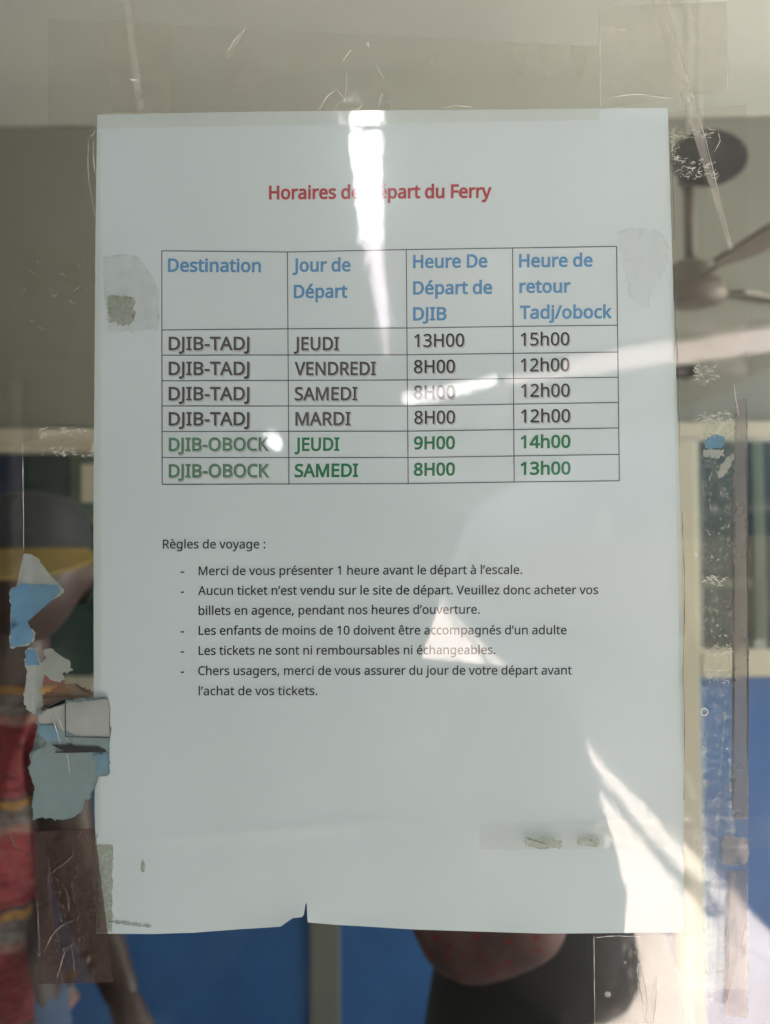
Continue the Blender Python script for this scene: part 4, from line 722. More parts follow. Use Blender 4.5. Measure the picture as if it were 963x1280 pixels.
def glyph_mesh(cs, sx, sy, bold):
    key = (id(cs), round(sx, 6), round(sy, 6), bold)
    if key not in _glyph_cache:
        cu = bpy.data.curves.new('letters', 'CURVE'); cu.dimensions = '2D'; cu.fill_mode = 'BOTH'
        big = max((area2([(c[i], c[i + 1]) for i in range(0, len(c), 2)]) for c in cs), key=abs); sgn = 1 if big > 0 else -1
        for c in cs:
            q_ = [(c[i], c[i + 1]) for i in range(0, len(c), 2)]; k = []
            for pt in q_:
                if k and math.hypot(pt[0] - k[-1][0], pt[1] - k[-1][1]) < 6: k[-1] = ((pt[0] + k[-1][0]) / 2, (pt[1] + k[-1][1]) / 2)
                else: k.append(pt)
            k = thinned(k)
            k = [(x * sx, y * sy) for x, y in k]
            if bold: k = grown(k, bold * sgn)
            c = [v for pt in k for v in pt]
            sp = cu.splines.new('POLY'); sp.points.add(len(c) // 2 - 1); sp.use_cyclic_u = True
            for i, q in enumerate(sp.points): q.co = (c[2 * i], c[2 * i + 1], 0, 1)
        ob = bpy.data.objects.new('letters', cu); COL.objects.link(ob)
        dg = bpy.context.evaluated_depsgraph_get(); dg.update()
        me = bpy.data.meshes.new_from_object(ob.evaluated_get(dg))
        _glyph_cache[key] = ([(v.co.x, v.co.y) for v in me.vertices], [tuple(q.vertices) for q in me.polygons])
        bpy.data.objects.remove(ob); bpy.data.meshes.remove(me); bpy.data.curves.remove(cu)
    return _glyph_cache[key]
def lettering(name, items, mat, parent, off, bold=0.0, dx=0.0, dy=0.0):
    """items: (text, x left, baseline left, x right, baseline right, cap height) in photo pixels; one mesh of printed letters"""
    VS = []; FS = []
    for text, x0, y0, x1, y1, cap in items:
        con, lo, hi = layout(text)
        sx = (math.hypot(x1 - x0, y1 - y0) - 2 * bold) / (hi - lo); sy = (cap - 2 * bold) / 714.0
        ca = (x1 - x0) / math.hypot(x1 - x0, y1 - y0); sa = (y1 - y0) / math.hypot(x1 - x0, y1 - y0)
        for gi, (x_adv, con_) in enumerate(con):
            MV, MF = glyph_mesh(con_, sx, sy, bold)
            b0 = len(VS)
            for X, Y in MV:
                X += (x_adv - lo) * sx + bold; Y += bold
                VS.append(on_sheet(x0 + X * ca + Y * 0.006 + dx, y0 + X * sa - Y + dy, off + 0.000002 * (gi % 2)))
            for q in MF: FS.append([b0 + i for i in q])
    return from_py(name, VS, FS, mat, parent)
i_red = ink('red_ink', (0.36, 0.045, 0.055)); i_blue = ink('blue_ink', (0.080, 0.245, 0.44), (0.10, 0.28, 0.48)); i_dark = ink('dark_ink', (0.030, 0.040, 0.046)); i_line = ink('line_ink', (0.10, 0.12, 0.13))
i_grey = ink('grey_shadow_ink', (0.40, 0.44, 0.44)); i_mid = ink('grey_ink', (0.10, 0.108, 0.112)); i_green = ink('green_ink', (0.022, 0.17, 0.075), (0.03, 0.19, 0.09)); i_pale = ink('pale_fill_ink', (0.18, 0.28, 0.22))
i_row = ink('row_ink', (0.034, 0.042, 0.046))
lettering('heading_lettering', [("Horaires de Départ du Ferry", 336.5, 249.5, 614.5, 247.5, 17.5)], i_red, sheet, 0.00010, 0.7)
# the ruled table: a grid of thin printed lines
vlines = [[(202.5, 313.5), (203, 605.5)], [(359.5, 315), (361.5, 606)], [(508, 312), (510.5, 604)], [(641, 310), (643, 602)], [(771, 308), (774.5, 601)]]
hl = [[(202.5, 313.5), (359.5, 315), (508, 312), (641, 310), (771, 308)], [(203, 412.5), (361, 411), (510, 410), (642, 408), (772, 406.5)],
      [(203, 444), (510, 443.5), (773, 440)], [(203, 476), (510, 475), (773, 471.5)], [(203, 507.5), (510, 507.5), (773.5, 503)], [(203, 539.5), (510, 539), (774, 535)], [(203, 572), (510, 572), (774, 568)], [(203, 605.5), (361, 605), (510, 604.5), (643, 602.5), (774.5, 601)]]
vs = []; fs = []
def stroke(pts, wd, off):
    for (xa, ya), (xb, yb) in zip(pts, pts[1:]):
        n = max(2, int(math.hypot(xb - xa, yb - ya) / 12)); dx, dy = xb - xa, yb - ya; l = math.hypot(dx, dy); nx_, ny_ = -dy / l * wd / 2, dx / l * wd / 2
        b0 = len(vs)
        for i in range(n + 1):
            f_ = i / n; x, y = xa + dx * f_, ya + dy * f_
            vs.append(on_sheet(x + nx_, y + ny_, off)); vs.append(on_sheet(x - nx_, y - ny_, off))
        for i in range(n): fs.append((b0 + 2 * i, b0 + 2 * i + 1, b0 + 2 * i + 3, b0 + 2 * i + 2))
for q in vlines: stroke(q, 1.25, 0.00008)
for q in hl: stroke(q, 1.25, 0.000095)
grid = from_py('timetable', vs, fs, i_line, sheet)
for it in ([("Destination", 210, 340, 326.5, 340.5, 17)], [("Jour de", 366, 340, 438.5, 339.5, 17), ("Départ", 367.5, 373, 434.5, 372.5, 17)], [
    ("Heure De", 516.5, 335.5, 609.5, 334.5, 17), ("Départ de", 516.5, 368.5, 615.5, 367.5, 17), ("DJIB", 516.5, 401, 558.5, 400.5, 17)], [
    ("Heure de", 649, 334.5, 741, 333.5, 17), ("retour", 649.5, 366.5, 713.5, 366, 17), ("Tadj/obock", 650, 399, 765, 398, 17)]): lettering('header_lettering', it, i_blue, grid, 0.00010, 0.68)
C1 = [("DJIB-TADJ", 211, y, 312, y, 17) for y in (437.8, 469, 500.5, 532)]
C2 = [("JEUDI", 367.5, 438, 424, 438, 17), ("VENDREDI", 368.5, 469.2, 470, 469, 17), ("SAMEDI", 368.5, 500.7, 447, 500.5, 17), ("MARDI", 369.5, 532, 438.5, 531.7, 17)]
C3 = [("13H00", 518, 434, 580.5, 433.2, 16.5), ("8H00", 517.5, 466.5, 569, 466, 16.5), ("8H00", 517.5, 498.5, 569, 498, 16.5), ("8H00", 518, 530, 569, 529.5, 16.5)]
C4 = [("15h00", 651, 432.3, 712, 431.7, 16.5), ("12h00", 651, 464.6, 712, 464, 16.5), ("12h00", 651.5, 496.4, 712.5, 496, 16.5), ("12h00", 651.5, 528.3, 713, 527.8, 16.5)]
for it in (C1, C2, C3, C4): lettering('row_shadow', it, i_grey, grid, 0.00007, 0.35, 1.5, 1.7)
for it in (C1, C2): lettering('row_lettering', it, i_row, grid, 0.00011, 0.42)
for it in (C1, C2): lettering('row_highlight', it, i_mid, grid, 0.00014, -0.28)
for it in (C3, C4): lettering('time_lettering', it, i_row, grid, 0.00011, 0.3)
G1 = [("DJIB-OBOCK", 211, 564, 336, 563.5, 17), ("DJIB-OBOCK", 211, 597, 336.5, 596.7, 17)]
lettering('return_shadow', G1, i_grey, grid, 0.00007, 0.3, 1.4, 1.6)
lettering('outlined_lettering', G1, i_green, grid, 0.00011, 0.5)
lettering('outline_fill', G1, i_pale, grid, 0.00014, -0.33)
for it in ([("JEUDI", 368.5, 564, 424.5, 563.7, 17), ("SAMEDI", 368.5, 596.8, 448, 596.3, 17)], [("9H00", 517.5, 562, 569, 561.5, 16.5), ("8H00", 517.5, 595, 569, 594.5, 16.5)], [
    ("14h00", 651, 560.6, 713.5, 560, 16.5), ("13h00", 651, 593.8, 713.5, 593.3, 16.5)]): lettering('green_lettering', it, i_green, grid, 0.00011, 0.65)
q_ = '\u2019'
RULES = [("Règles de voyage :", 203.8, 685.7, 332, 685.7, 11.2),
    ("Merci de vous présenter 1 heure avant le départ à l%sescale." % q_, 248.5, 719.2, 653, 717.6, 11.2),
    ("Aucun ticket n%sest vendu sur le site de départ. Veuillez donc acheter vos" % q_, 247.8, 743.8, 748, 742.8, 11.2),
    ("billets en agence, pendant nos heures d%souverture." % q_, 248.5, 768.9, 600, 767.2, 11.2),
    ("Les enfants de moins de 10 doivent être accompagnés d%sun adulte" % q_, 248.5, 793.7, 708.5, 793, 11.2),
    ("Les tickets ne sont ni remboursables ni échangeables.", 248.5, 818.8, 619.5, 817.8, 11.2),
    ("Chers usagers, merci de vous assurer du jour de votre départ avant", 248, 844, 715, 843.3, 11.2),
    ("l%sachat de vos tickets." % q_, 248.5, 869.3, 397, 869, 11.2)]
RULES += [("-", 226, y, 230.5, y, 11.2) for y in (719.5, 744.5, 794.2, 819.3, 844.5)]
lettering('rules_lettering', RULES, i_dark, sheet, 0.00010, 0.20)

# ================================================================== TAPE, GLUE AND TORN PAPER ON THE PANE
def patch(name, pts, off, mat, label=None, cat=None, group=None, parent=None, th=0.00008, jag=0.0, step=1.3, sheet_on=False, seed=0):
    """a flat scrap with the outline PTS (photo pixels); JAG roughens the edge like torn paper"""
    res = []
    n = len(pts)
    for i in range(n):
        (xa, ya), (xb, yb) = pts[i], pts[(i + 1) % n]; l = math.hypot(xb - xa, yb - ya); k = max(1, int(l / step)) if jag else 1
        for q in range(k):
            f_ = q / k; x, y = lerp(xa, xb, f_), lerp(ya, yb, f_)
            if jag and q:
                d = 2.6 * jag * noise.noise(Vector((x * 0.16 + seed, y * 0.16, seed * 3.1))) + 2.2 * jag * noise.noise(Vector((x * 0.5, y * 0.5 + seed, 2))) + 1.6 * jag * noise.noise(Vector((x * 1.3, y * 1.3, seed + 7)))
                x += -(yb - ya) / l * d; y += (xb - xa) / l * d
            res.append((x, y))
    bm = bmesh.new(); vv = [bm.verts.new(on_sheet(x, y, off - PO) if sheet_on else on_glass(x, y, off)) for x, y in res]
    fc = bm.faces.new(vv); bmesh.ops.triangulate(bm, faces=[fc])
    o = from_bm(name, bm, mat, parent)
    if mat in (m_scrap, m_scrapblue): modifier(o, 'SOLIDIFY', thickness=th, offset=0)
    if label: tag(o, label, cat, group)
    return o
def tape(name, quad, off, mat, label, wr=0.0, nu=40, nv=12, th=0.00006, parent=None, group='old tape on the window', wf=0.05):
    """a strip of tape between four corners (tl, tr, br, bl) with shallow wrinkles"""
    vs = []; fs = []
    for j in range(nv + 1):
        for i in range(nu + 1):
            u, v = i / nu, j / nv
            x = lerp(lerp(quad[0][0], quad[1][0], u), lerp(quad[3][0], quad[2][0], u), v); y = lerp(lerp(quad[0][1], quad[1][1], u), lerp(quad[3][1], quad[2][1], u), v)
            if u in (0, 1): x += 0.8 * noise.noise(Vector((x * 0.1, y * 0.09, 4)))
            if v in (0, 1): y += 0.8 * noise.noise(Vector((x * 0.09, y * 0.1, 9)))
            d = wr * (0.6 * abs(noise.noise(Vector((x * wf, y * wf, 1.7)))) + 0.4 * abs(noise.noise(Vector((x * wf * 2.3, y * wf * 2.3, 5.1)))))
            vs.append(on_glass(x, y, off + d))
    fs = [(j * (nu + 1) + i, (j + 1) * (nu + 1) + i, (j + 1) * (nu + 1) + i + 1, j * (nu + 1) + i + 1) for j in range(nv) for i in range(nu)]
    o = from_py(name, vs, fs, mat, parent, True)
    if label: tag(o, label, 'tape', group)
    return o
def ridges(name, x0, y0, x1, y1, n, ln, off, mat, parent, seed, flat=0.5, r=0.00012):
    """a scatter of tiny curled ridges and dots in old glue, one part"""
    rg = random.Random(seed); bm = bmesh.new()
    for _ in range(n):
        x, y = rg.uniform(x0, x1), rg.uniform(y0, y1); a = rg.gauss(0, flat); l = ln * rg.uniform(0.25, 1.0); bend = rg.uniform(-0.9, 0.9); P = []
        for i in range(6):
            f_ = i / 5 - 0.5; aa = a + bend * f_ * 2
            P.append(on_glass(x + math.cos(aa) * l * f_, y + math.sin(aa) * l * f_ + rg.uniform(-0.35, 0.35), off + 0.0002 * (1 - abs(f_) * 2)))
        k = r * rg.uniform(0.5, 1.3)
        add_tube(bm, P, [k * 0.3, k, k * 1.2, k * 0.9, k * 0.7, k * 0.25], 5)
    return from_bm(name, bm, mat, parent, True)
def creases(name, lines, off, mat, parent, r=0.00022, lift=0.0006):
    r *= 0.8
    """raised folds in the film, thin and shiny"""
    for pts in lines:
        bm = bmesh.new(); P = []
        n = len(pts)
        for i in range((n - 1) * 6 + 1):
            k = min(i // 6, n - 2); f_ = (i - 6 * k) / 6
            p0, p1, p2, p3 = pts[max(k - 1, 0)], pts[k], pts[k + 1], pts[min(k + 2, n - 1)]
            def cm(a, b, c, d): return 0.5 * ((2 * b) + (-a + c) * f_ + (2 * a - 5 * b + 4 * c - d) * f_ * f_ + (-a + 3 * b - 3 * c + d) * f_ ** 3)
            tt = i / ((n - 1) * 6)
            P.append((on_glass(cm(p0[0], p1[0], p2[0], p3[0]) + 0.8 * noise.noise(Vector((i * 0.4, p0[0], 3))), cm(p0[1], p1[1], p2[1], p3[1]) + 0.8 * noise.noise(Vector((i * 0.4, p0[1], 8))), off + lift * math.sin(math.pi * tt)), r * (0.75 + 0.9 * noise.noise(Vector((i * 0.5, p0[0] * 0.1, 5)))) * (0.35 + 0.65 * math.sin(math.pi * min(1, max(0, tt))))))
        add_tube(bm, [q[0] for q in P], [q[1] for q in P], 6); from_bm(name, bm, mat, parent, True)
m_tape = film('clear_tape', (0.96, 0.96, 0.93), 0.035, 0.003, 50, wob=0.05, wscale=160, stretch=(1, 1, 0.25))
m_tapemilky = film('milky_tape', (0.90, 0.90, 0.86), 0.16, 0.09, 70, wob=0.2)
m_tapedim = film('aged_tape', (0.975, 0.975, 0.965), 0.025, 0.004, 60, wob=0.1)
m_ribbon = film('tape_ribbon', (0.85, 0.86, 0.80), 0.30, 0.18, 40, wob=0.3)
m_crease = film('tape_fold', (0.8, 0.8, 0.75), 0.8, 0.55, 300, col=(0.9, 0.92, 0.86), f0=0.10, gr=0.12)
m_glue = film('bubbly_glue', (0.94, 0.97, 0.95), 0.34, 0.0, 300, 0.54, 0.72, (0.50, 0.56, 0.55), wob=0.7, wscale=330, detail=8)
m_gluefine = film('fine_glue', (0.86, 0.86, 0.83), 0.30, 0.06, 900, 0.35, 0.75, (0.42, 0.43, 0.38), wob=0.3, wscale=500)
m_greystrip = film('grey_glue_strip', (0.7, 0.7, 0.68), 0.50, 0.42, 40, col=(0.30, 0.30, 0.28), f0=0.03, gr=0.15)
m_brown = film('crinkled_brown_tape', (0.62, 0.56, 0.50), 0.60, 0.42, 90, 0.35, 0.75, (0.105, 0.078, 0.066), wob=0.7, wscale=110, gr=0.2)
m_greyfilm = film('thin_grey_film', (0.80, 0.81, 0.78), 0.30, 0.10, 320, 0.35, 0.75, (0.30, 0.31, 0.27), f0=0.02, gr=0.2)
m_greenband = film('grey_green_glue', (0.84, 0.85, 0.80), 0.45, 0.10, 700, 0.35, 0.7, (0.34, 0.36, 0.28), f0=0.02, gr=0.3)
m_scrap = solid('torn_paper_white', (0.34, 0.40, 0.37), (0.27, 0.33, 0.31), 120, 0.9, bump_s=0.3, bump_d=0.0004, bscale=260)
m_scrapblue = solid('torn_paper_blue', (0.12, 0.27, 0.40), (0.09, 0.21, 0.33), 160, 0.9, bump_s=0.3, bump_d=0.0004, bscale=260)
m_scrapteal = film('thin_teal_paper', (0.4, 0.45, 0.45), 0.97, 0.85, 150, 0.3, 0.7, (0.21, 0.30, 0.30), f0=0.02, gr=0.4)
m_scraptrans = film('thin_white_paper', (0.5, 0.5, 0.48), 0.96, 0.85, 160, 0.3, 0.7, (0.36, 0.41, 0.38), f0=0.02, gr=0.4)
m_scraplight = film('thin_blue_paper', (0.5, 0.5, 0.5), 0.9, 0.7, 130, 0.3, 0.7, (0.19, 0.34, 0.42), f0=0.02, gr=0.4)
m_inkmark = solid('black_ink_mark', (0.022, 0.026, 0.030), None, 100, 0.7)

T_ON = 0.0024                                     # tape that lies over the sheet's edge
tb = tape('clear_tape', [(60, 24), (750, 57), (750, 150), (60, 162)], T_ON, m_tape, 'wide clear tape across the top edge of the sheet', 0.0003, 90, 14)
creases('tape_fold', [[(399, 138), (408, 122), (420, 112)], [(420, 111), (427, 119), (431, 126)], [(418, 138), (424, 128), (431, 125), (433, 100), (434, 88)], [(428, 78), (433, 70), (439, 62)],
    [(442, 134), (448, 136), (454, 130)], [(473, 138), (476, 122), (480, 116)], [(471, 81), (476, 92), (481, 100)], [(482, 127), (488, 132), (491, 137)], [(457, 57), (461, 52), (461, 60)],
    [(555, 135), (570, 132), (590, 134)], [(284, 66), (292, 52), (302, 40)], [(290, 62), (300, 46), (306, 36)]], T_ON + 0.0002, m_crease, tb)  # pale fold colour stands in for highlights on the crumpled tape
patch('trapped_bubble', [(287, 113), (300, 97), (318, 84), (333, 80), (336, 87), (325, 103), (308, 114), (293, 118)], T_ON + 0.0003, m_tapemilky, parent=tb)
patch('trapped_bubble', [(280, 72), (288, 60), (306, 38), (312, 36), (306, 50), (292, 70), (283, 75)], T_ON + 0.0003, m_tapemilky, parent=tb)
patch('trapped_bubble', [(467, 96), (475, 90), (489, 105), (490, 118), (484, 126), (478, 116)], T_ON + 0.0003, m_tapemilky, parent=tb)
patch('trapped_bubble', [(537, 70), (541, 68), (544, 78), (542, 84), (538, 80)], T_ON + 0.0003, m_ribbon, parent=tb)
for k, q in enumerate(([(638, 53), (658, 55), (655, 94), (647, 94)], [(673, 55), (698, 56), (688, 96), (683, 97)], [(712, 57), (739, 58), (728, 93), (720, 95)])):
    patch('glue_wedge', q, 0.0008, m_tapemilky, 'pale wedge of dried glue above the sheet, %s of three' % ('leftmost', 'middle one', 'rightmost')[k], 'glue mark', 'wedges of dried glue')
t2 = tape('clear_tape', [(748, 8), (908, 2), (911, 112), (750, 137)], 0.0030, m_tapemilky, 'milky tape piece above the top right corner of the sheet', 0.0004, 40, 20)
creases('tape_fold', [[(750, 20), (750, 70), (751, 136)], [(752, 30), (765, 35), (782, 38)], [(858, 2), (866, 18), (876, 36)], [(760, 122), (800, 118), (840, 124)], [(906, 0), (908, 60), (910, 111)]], 0.0033, m_crease, t2)
t3 = tape('clear_tape', [(128, 27), (216, 29), (212, 141), (140, 141)], 0.0011, m_tapemilky, 'short pale tape piece over the top left of the sheet', 0.0003, 20, 26)
rb = tape('tape_ribbon', [(154, -4), (162, -4), (181, 141), (172, 141)], 0.0036, m_ribbon, 'narrow twisted ribbon of tape at the top left', 0.0008, 6, 30, group='tape ribbons')
creases('tape_fold', [[(160, 99), (165, 100), (171, 100)]], 0.0046, m_crease, rb, 0.0006, 0.0002)  # short pale dash painted as the ribbon's highlight
rb2 = tape('tape_ribbon', [(812, -6), (832, -6), (917, 312), (912, 312)], 0.0046, m_ribbon, 'long tapering ribbon of tape hanging at the right', 0.0010, 6, 50, group='tape ribbons')
creases('tape_fold', [[(822, 0), (858, 95), (886, 190), (914, 305)], [(898, 166), (900, 176), (893, 190)]], 0.0052, m_crease, rb2, 0.00018, 0.0004)
# left column
tl = tape('clear_tape', [(26, 165), (126, 165), (126, 1040), (50, 1040)], 0.0019, m_tape, 'wide clear tape down the left edge of the sheet', 0.0005, 16, 90)
creases('tape_fold', [[(111, 172), (110, 200), (112, 230), (120, 273)], [(117, 172), (117, 200), (121, 225)], [(116, 154), (119, 157), (121, 158)], [(119, 160), (117, 168), (112, 171)], [(28, 552), (29, 600), (30, 690)],
    [(55, 540), (66, 538), (76, 541), (100, 536)], [(60, 565), (68, 566), (70, 568)], [(102, 552), (108, 551), (116, 548)]], 0.0024, m_crease, tl, 0.00016)
patch('glue_patch', [(14, 868 - 560), (60, 300), (110, 318), (100, 360), (30, 372)], 0.0006, m_tape, 'faint patch of old glue left of the sheet', 'glue mark')
m_brownfold = film('brown_fold', (0.7, 0.65, 0.6), 0.4, 0.25, 200, col=(0.24, 0.195, 0.175), f0=0.06, gr=0.2)
br = tape('brown_tape', [(42, 1040), (119, 1035), (142, 1228), (48, 1230)], 0.0028, m_brown, 'crinkled brown tape at the lower left corner of the sheet', 0.0016, 40, 60, wf=0.06)
creases('tape_fold', [[(42, 1103), (62, 1092), (80, 1080), (97, 1064)], [(60, 1070), (62, 1090), (60, 1110)], [(12, 1042), (20, 1058), (38, 1068)], [(46, 1128), (48, 1148), (50, 1200)], [(55, 1190), (66, 1168), (82, 1154), (100, 1148)], [(82, 1110), (86, 1126), (86, 1140)], [(70, 1226), (78, 1200), (86, 1178)], [(88, 1178), (92, 1200), (94, 1224)], [(95, 1050), (104, 1040), (112, 1052)]], 0.0036, m_brownfold, br, 0.0004)
ridges('fine_wrinkles', 48, 1042, 124, 1226, 90, 16, 0.0036, m_brownfold, br, 11, 1.2, 0.00014)
ridges('fine_wrinkles', 50, 534, 118, 546, 40, 10, 0.0024, m_crease, tl, 12, 0.5); ridges('fine_wrinkles', 52, 560, 118, 570, 30, 10, 0.0024, m_crease, tl, 13, 0.5); ridges('fine_wrinkles', 30, 300, 118, 420, 26, 12, 0.0022, m_tapemilky, tl, 14, 1.2)
# glue band and marks on the sheet
patch('glue_band', [(119.5, 1055), (141, 1056), (141, 1164), (121, 1165)], PO + 0.0003, m_greenband, 'grey green glue band on the lower left margin of the sheet', 'glue mark', sheet_on=True, jag=0.6)
patch('glue_stain', [(178, 1073), (181, 1078), (182, 1087), (179.5, 1091), (176, 1088), (176.5, 1080)], PO + 0.0003, m_greenband, 'tiny leaf shaped stain near the bottom left of the sheet', 'stain', sheet_on=True)
patch('grey_smear', [(136, 1150), (158, 1151), (190, 1157), (186, 1159.5), (160, 1156.5), (136, 1153)], PO + 0.0003, m_greyfilm, 'short grey smear along the bottom left edge of the sheet', 'smear', sheet_on=True, jag=0.8)  # plain translucent grey streak along the lower edge
gp = patch('glue_patch', [(128, 322), (160, 318), (176, 326), (190, 350), (198, 362), (198, 412), (136, 415)], PO + 0.0003, film('grey_haze_glue', (0.97, 0.97, 0.96), 0.10, 0.0, 200, 0.35, 0.7, (0.40, 0.41, 0.38), f0=0.015, gr=0.3), 'translucent grey glue patch left of the table on the sheet', 'glue mark', sheet_on=True, jag=1.0)
patch('dark_corner', [(135, 371), (152, 370), (168, 371), (168, 392), (163, 405), (152, 408), (146, 402), (137, 404)], PO + 0.0005, m_greenband, parent=gp, sheet_on=True, jag=1.5)
patch('glue_patch', [(770, 292), (812, 288), (832, 300), (834, 330), (820, 352), (806, 386), (796, 380), (784, 350)], PO + 0.0003, film('speckled_glue', (0.985, 0.985, 0.98), 0.06, 0.0, 420, 0.5, 0.75, (0.3, 0.32, 0.31), f0=0.015, gr=0.3), 'speckled faint glue patch right of the table on the sheet', 'glue mark', sheet_on=True, jag=2.0)
bt = tape('clear_tape', [(600, 1030), (980, 1018), (980, 1060), (600, 1062)], 0.0027, m_tapedim, 'clear tape across the lower right edge of the sheet', 0.0003, 60, 8)
patch('grey_smudge', [(657, 1049), (683, 1047), (702, 1050), (702, 1059), (675, 1060), (658, 1059)], 0.0029, m_greenband, parent=bt, jag=1.5)
patch('grey_smudge', [(722, 1047), (748, 1047), (748, 1057), (724, 1057)], 0.0029, m_greenband, parent=bt, jag=1.2)
# lower right
lr = tape('clear_tape', [(742, 1169), (868, 1169), (868, 1290), (742, 1290)], 0.0009, m_tape, 'clear tape below the bottom right corner of the sheet', 0.00008, 30, 30)
creases('tape_fold', [[(806, 1283), (802, 1240), (797, 1215), (799, 1204), (803, 1212), (809, 1250), (806, 1283)], [(816, 1283), (820, 1250), (822, 1222)], [(743, 1170), (743, 1220), (744, 1282)], [(745, 1172), (770, 1170), (800, 1171)]], 0.0012, m_crease, lr, 0.0002)
for q in ((782, 1203, 1.6), (760, 1243, 4.0), (794, 1190, 1.2), (889, 1250, 2.2)):
    patch('trapped_bubble', [(q[0] + q[2] * math.cos(a * math.pi / 5), q[1] + q[2] * math.sin(a * math.pi / 5)) for a in range(10)], 0.0014, m_ribbon, parent=lr)
# right column
rt = tape('clear_tape', [(836, 140), (934, 130), (936, 1236), (858, 1236)], 0.0019, m_tape, 'wide clear tape down the right edge of the sheet', 0.0004, 18, 110)
creases('tape_edge', [[(853, 640), (855, 690), (856, 760), (854, 840), (856, 900), (855, 1000)], [(843, 330), (845, 400), (848, 470), (850, 560)], [(838, 180), (842, 240), (843, 300)]], 0.0024, film('dark_tape_edge', (0.5, 0.5, 0.48), 0.5, 0.3, 200, col=(0.2, 0.2, 0.18)), rt, 0.00022, 0.0002)
gs = patch('glue_strip', [(879, 520), (917, 512), (917, 700), (917, 1240), (884, 1240), (881, 900)], 0.0009, m_glue, 'strip of bubbly clear glue right of the sheet', 'glue mark', jag=2.0)
gy = patch('glue_strip', [(919, 500), (933, 498), (935.5, 700), (935, 1024), (917, 1024), (917, 760), (918, 600)], 0.0013, m_greystrip, 'grey upright glue strip near the right edge of the window', 'glue mark', jag=0.8)
patch('glue_strip', [(905, 1046), (934, 1046), (934, 1080), (905, 1080)], 0.0013, m_greystrip, 'small grey glue block right of the sheet, below the upright strip', 'glue mark', jag=1.5)
patch('glue_strip', [(912, 1088), (934, 1088), (935, 1271), (905, 1271), (911, 1230)], 0.0013, film('pale_rose_glue', (0.78, 0.73, 0.70), 0.25, 0.15, 40, col=(0.42, 0.38, 0.35), f0=0.03), 'pale glue strip at the lower right corner of the window', 'glue mark', jag=0.8)
gf = patch('glue_strip', [(838, 162), (866, 160), (888, 168), (892, 200), (884, 222), (862, 214), (842, 226)], 0.0009, m_glue, 'lumpy glue over the dark fitting right of the sheet', 'glue mark', jag=2.0)
ridges('glue_ridges', 840, 160, 892, 172, 34, 13, 0.0014, m_crease, gf, 1); ridges('glue_ridges', 840, 196, 896, 224, 46, 12, 0.0014, m_crease, gf, 2); ridges('glue_ridges', 839, 172, 850, 200, 20, 10, 0.0014, m_crease, gf, 3, 1.5)
gk = patch('glue_strip', [(868, 458), (890, 456), (898, 470), (880, 482), (868, 476)], 0.0009, m_glue, 'small glue blob under the glare streak right of the sheet', 'glue mark', jag=1.5)
ridges('glue_ridges', 868, 456, 898, 478, 30, 10, 0.0013, m_crease, gk, 4)
ridges('glue_ridges', 872, 516, 916, 528, 34, 12, 0.0013, m_crease, gs, 5, 0.9); ridges('glue_ridges', 884, 530, 916, 640, 50, 9, 0.0013, m_ribbon, gs, 6, 1.5)
ridges('glue_ridges', 880, 720, 915, 732, 24, 10, 0.0013, m_crease, gs, 7); ridges('glue_ridges', 880, 806, 915, 818, 34, 11, 0.0013, m_crease, gs, 8); ridges('glue_ridges', 882, 838, 913, 854, 34, 11, 0.0013, m_crease, gs, 9)
ridges('glue_ridges', 882, 640, 914, 1000, 60, 5, 0.0013, m_ribbon, gs, 10, 1.5, 0.00016)
creases('tape_fold', [[(918, 480), (920, 500), (924, 520)], [(892, 548), (900, 536), (906, 528)]], 0.0013, m_crease, gs, 0.00025)
for q in ((880, 890, 4.5), (869, 694, 1.4)):
    bm = bmesh.new(); add_tube(bm, [on_glass(q[0] + q[2] * math.cos(a * math.pi / 8), q[1] + q[2] * math.sin(a * math.pi / 8), 0.0012) for a in range(17)], 0.0003, 6); from_bm('glue_bead', bm, m_crease, gs, True)
# torn paper on the right
sr = patch('paper_scrap', [(880, 561), (884, 548), (892, 543), (905, 545), (904, 560)], 0.0010, m_scrapblue, 'small blue paper remnant right of the sheet, below the cream rail', 'paper scrap', 'torn paper on the window', jag=0.8)
patch('white_band', [(879, 562), (905, 562), (906, 570), (890, 573), (880, 571)], 0.0010, m_scraptrans, parent=sr, jag=1.0)
patch('paper_scrap', [(897, 595), (902, 580), (912, 570), (917, 566), (918, 575), (910, 588), (904, 597), (899, 598)], 0.0010, m_scraptrans, 'slanted white paper remnant right of the sheet', 'paper scrap', 'torn paper on the window', jag=1.0)
# torn paper on the left
G = 'torn paper on the window'
s1 = patch('paper_scrap', [(12, 739), (28, 726), (30, 700), (30, 691), (46, 697), (53, 709), (64, 720), (72, 729), (80, 739), (75, 745), (60, 751), (47, 758), (37, 770), (30, 780), (44, 790), (42, 803), (30, 808), (13, 810), (14, 785), (24, 782), (16, 776), (14, 760)], 0.0010, m_scrap, 'largest torn paper remnant with white top and blue middle, left of the sheet', 'paper scrap', G, jag=1.0, seed=1)
patch('blue_band', [(12.8, 739), (26, 730.5), (50, 730.5), (71.5, 731), (76, 738), (72, 742.5), (57, 749), (44.5, 756), (34.5, 769), (27.5, 780), (42, 790), (40.5, 801.5), (30, 806.5), (13.6, 808.5), (14.6, 786), (25, 782), (16.6, 776), (14.6, 760)], 0.0012, m_scrapblue, parent=s1, jag=0.5, seed=9)
s2 = patch('paper_scrap', [(32, 812), (45, 810), (48, 826), (54, 836), (53, 857), (52, 876), (54, 882), (44, 893), (36, 888), (30, 878), (31, 862), (33, 850)], 0.0010, m_scrap, 'narrow upright torn paper remnant with blue top, left of the sheet', 'paper scrap', G, jag=1.2, seed=2)
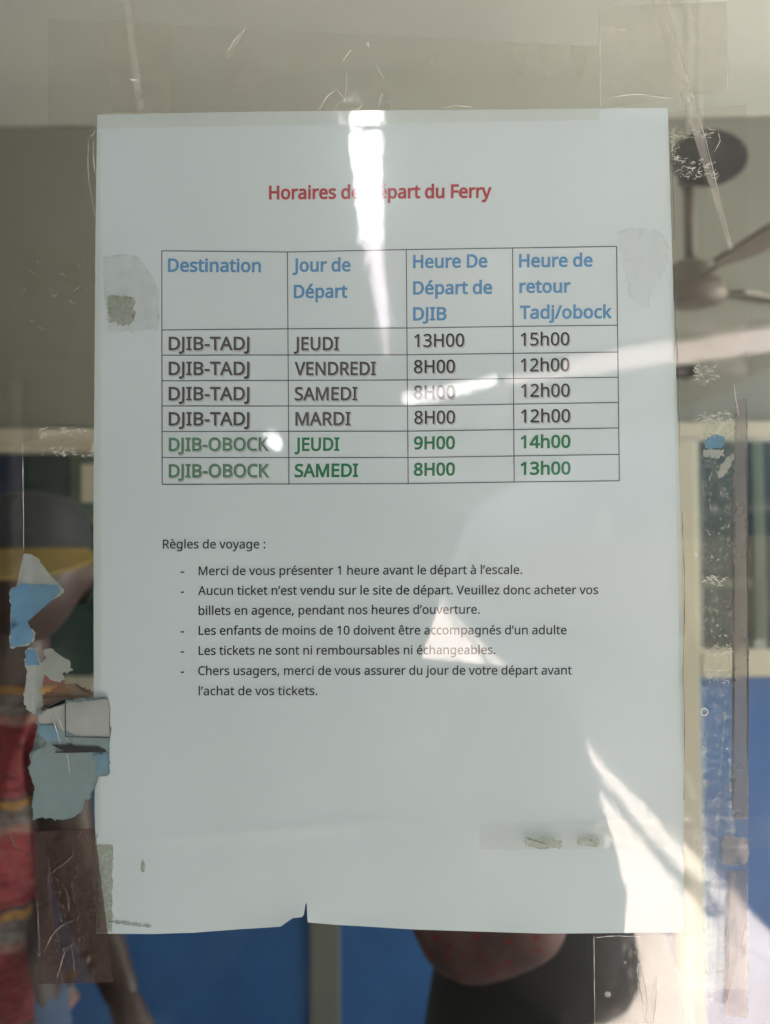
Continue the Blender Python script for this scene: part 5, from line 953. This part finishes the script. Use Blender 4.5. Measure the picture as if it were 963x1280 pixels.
patch('blue_band', [(33, 813), (44, 811), (47, 826), (50, 831), (33, 831)], 0.0012, m_scrapblue, parent=s2, jag=0.6, seed=2)
patch('paper_scrap', [(54, 812), (64, 811), (68, 818), (75, 822), (88, 827), (93, 838), (82, 840), (81, 849), (73, 852), (62, 846), (54, 844)], 0.0010, m_scrap, 'small white torn paper remnant left of the last rules on the sheet', 'paper scrap', G, jag=1.6, seed=3)
s4 = patch('paper_scrap', [(46, 892), (60, 884), (82, 877), (100, 874), (118, 873), (136, 873), (136, 968), (120, 974), (118, 978), (114, 992), (106, 1002), (101, 1013), (90, 1020), (66, 1023), (40, 1024), (42, 1004), (43, 984), (36, 962), (39, 942), (52, 935), (58, 927), (47, 918)], 0.0022, m_scrapteal, 'big thin grey blue paper remnant overlapping the left margin of the sheet', 'paper scrap', G, jag=1.4, seed=4)
patch('white_band', [(48, 893), (62, 886), (82, 879), (118, 875), (137, 874), (137, 921), (100, 921), (60, 904), (49, 904)], 0.0024, m_scraptrans, parent=s4, jag=0.8, seed=5)
patch('blue_band', [(48, 905), (74, 905), (76, 926), (60, 926), (49, 918)], 0.0024, m_scraplight, parent=s4, jag=0.8, seed=6)
patch('blue_band', [(118, 943), (136, 943), (136, 966), (122, 970)], 0.0024, m_scraplight, parent=s4, jag=1.5, seed=7)
patch('ink_mark', [(64, 930.5), (80, 931.5), (90, 930), (92, 932), (106, 933), (124, 933.5), (126, 936), (131, 936.5), (134, 939.5), (110, 940.5), (92, 941), (69, 941), (70, 939.5), (80, 939)], 0.0026, m_inkmark, parent=s4)
bm = bmesh.new(); add_tube(bm, [on_glass(82, 876, 0.0026), on_glass(82, 921, 0.0026), on_glass(137, 922, 0.0026)], 0.00014, 6); from_bm('ruled_line', bm, m_inkmark, s4)
creases('paper_fold', [[(62, 888), (70, 910), (76, 930)], [(66, 884), (76, 905), (84, 925)], [(84, 942), (86, 955), (87, 968)], [(40, 870), (42, 885), (47, 892)]], 0.0025, m_crease, s4, 0.00014, 0.0002)
patch('paper_scrap', [(34, 876), (54, 868), (80, 856), (100, 860), (118, 864), (118, 873), (98, 874), (70, 882), (56, 886)], 0.0009, film('brown_glue', (0.6, 0.55, 0.5), 0.5, 0.25, 120, 0.3, 0.7, (0.22, 0.15, 0.13)), 'brownish glue remnant above the big grey blue remnant', 'paper scrap', G, jag=2.0, seed=8)
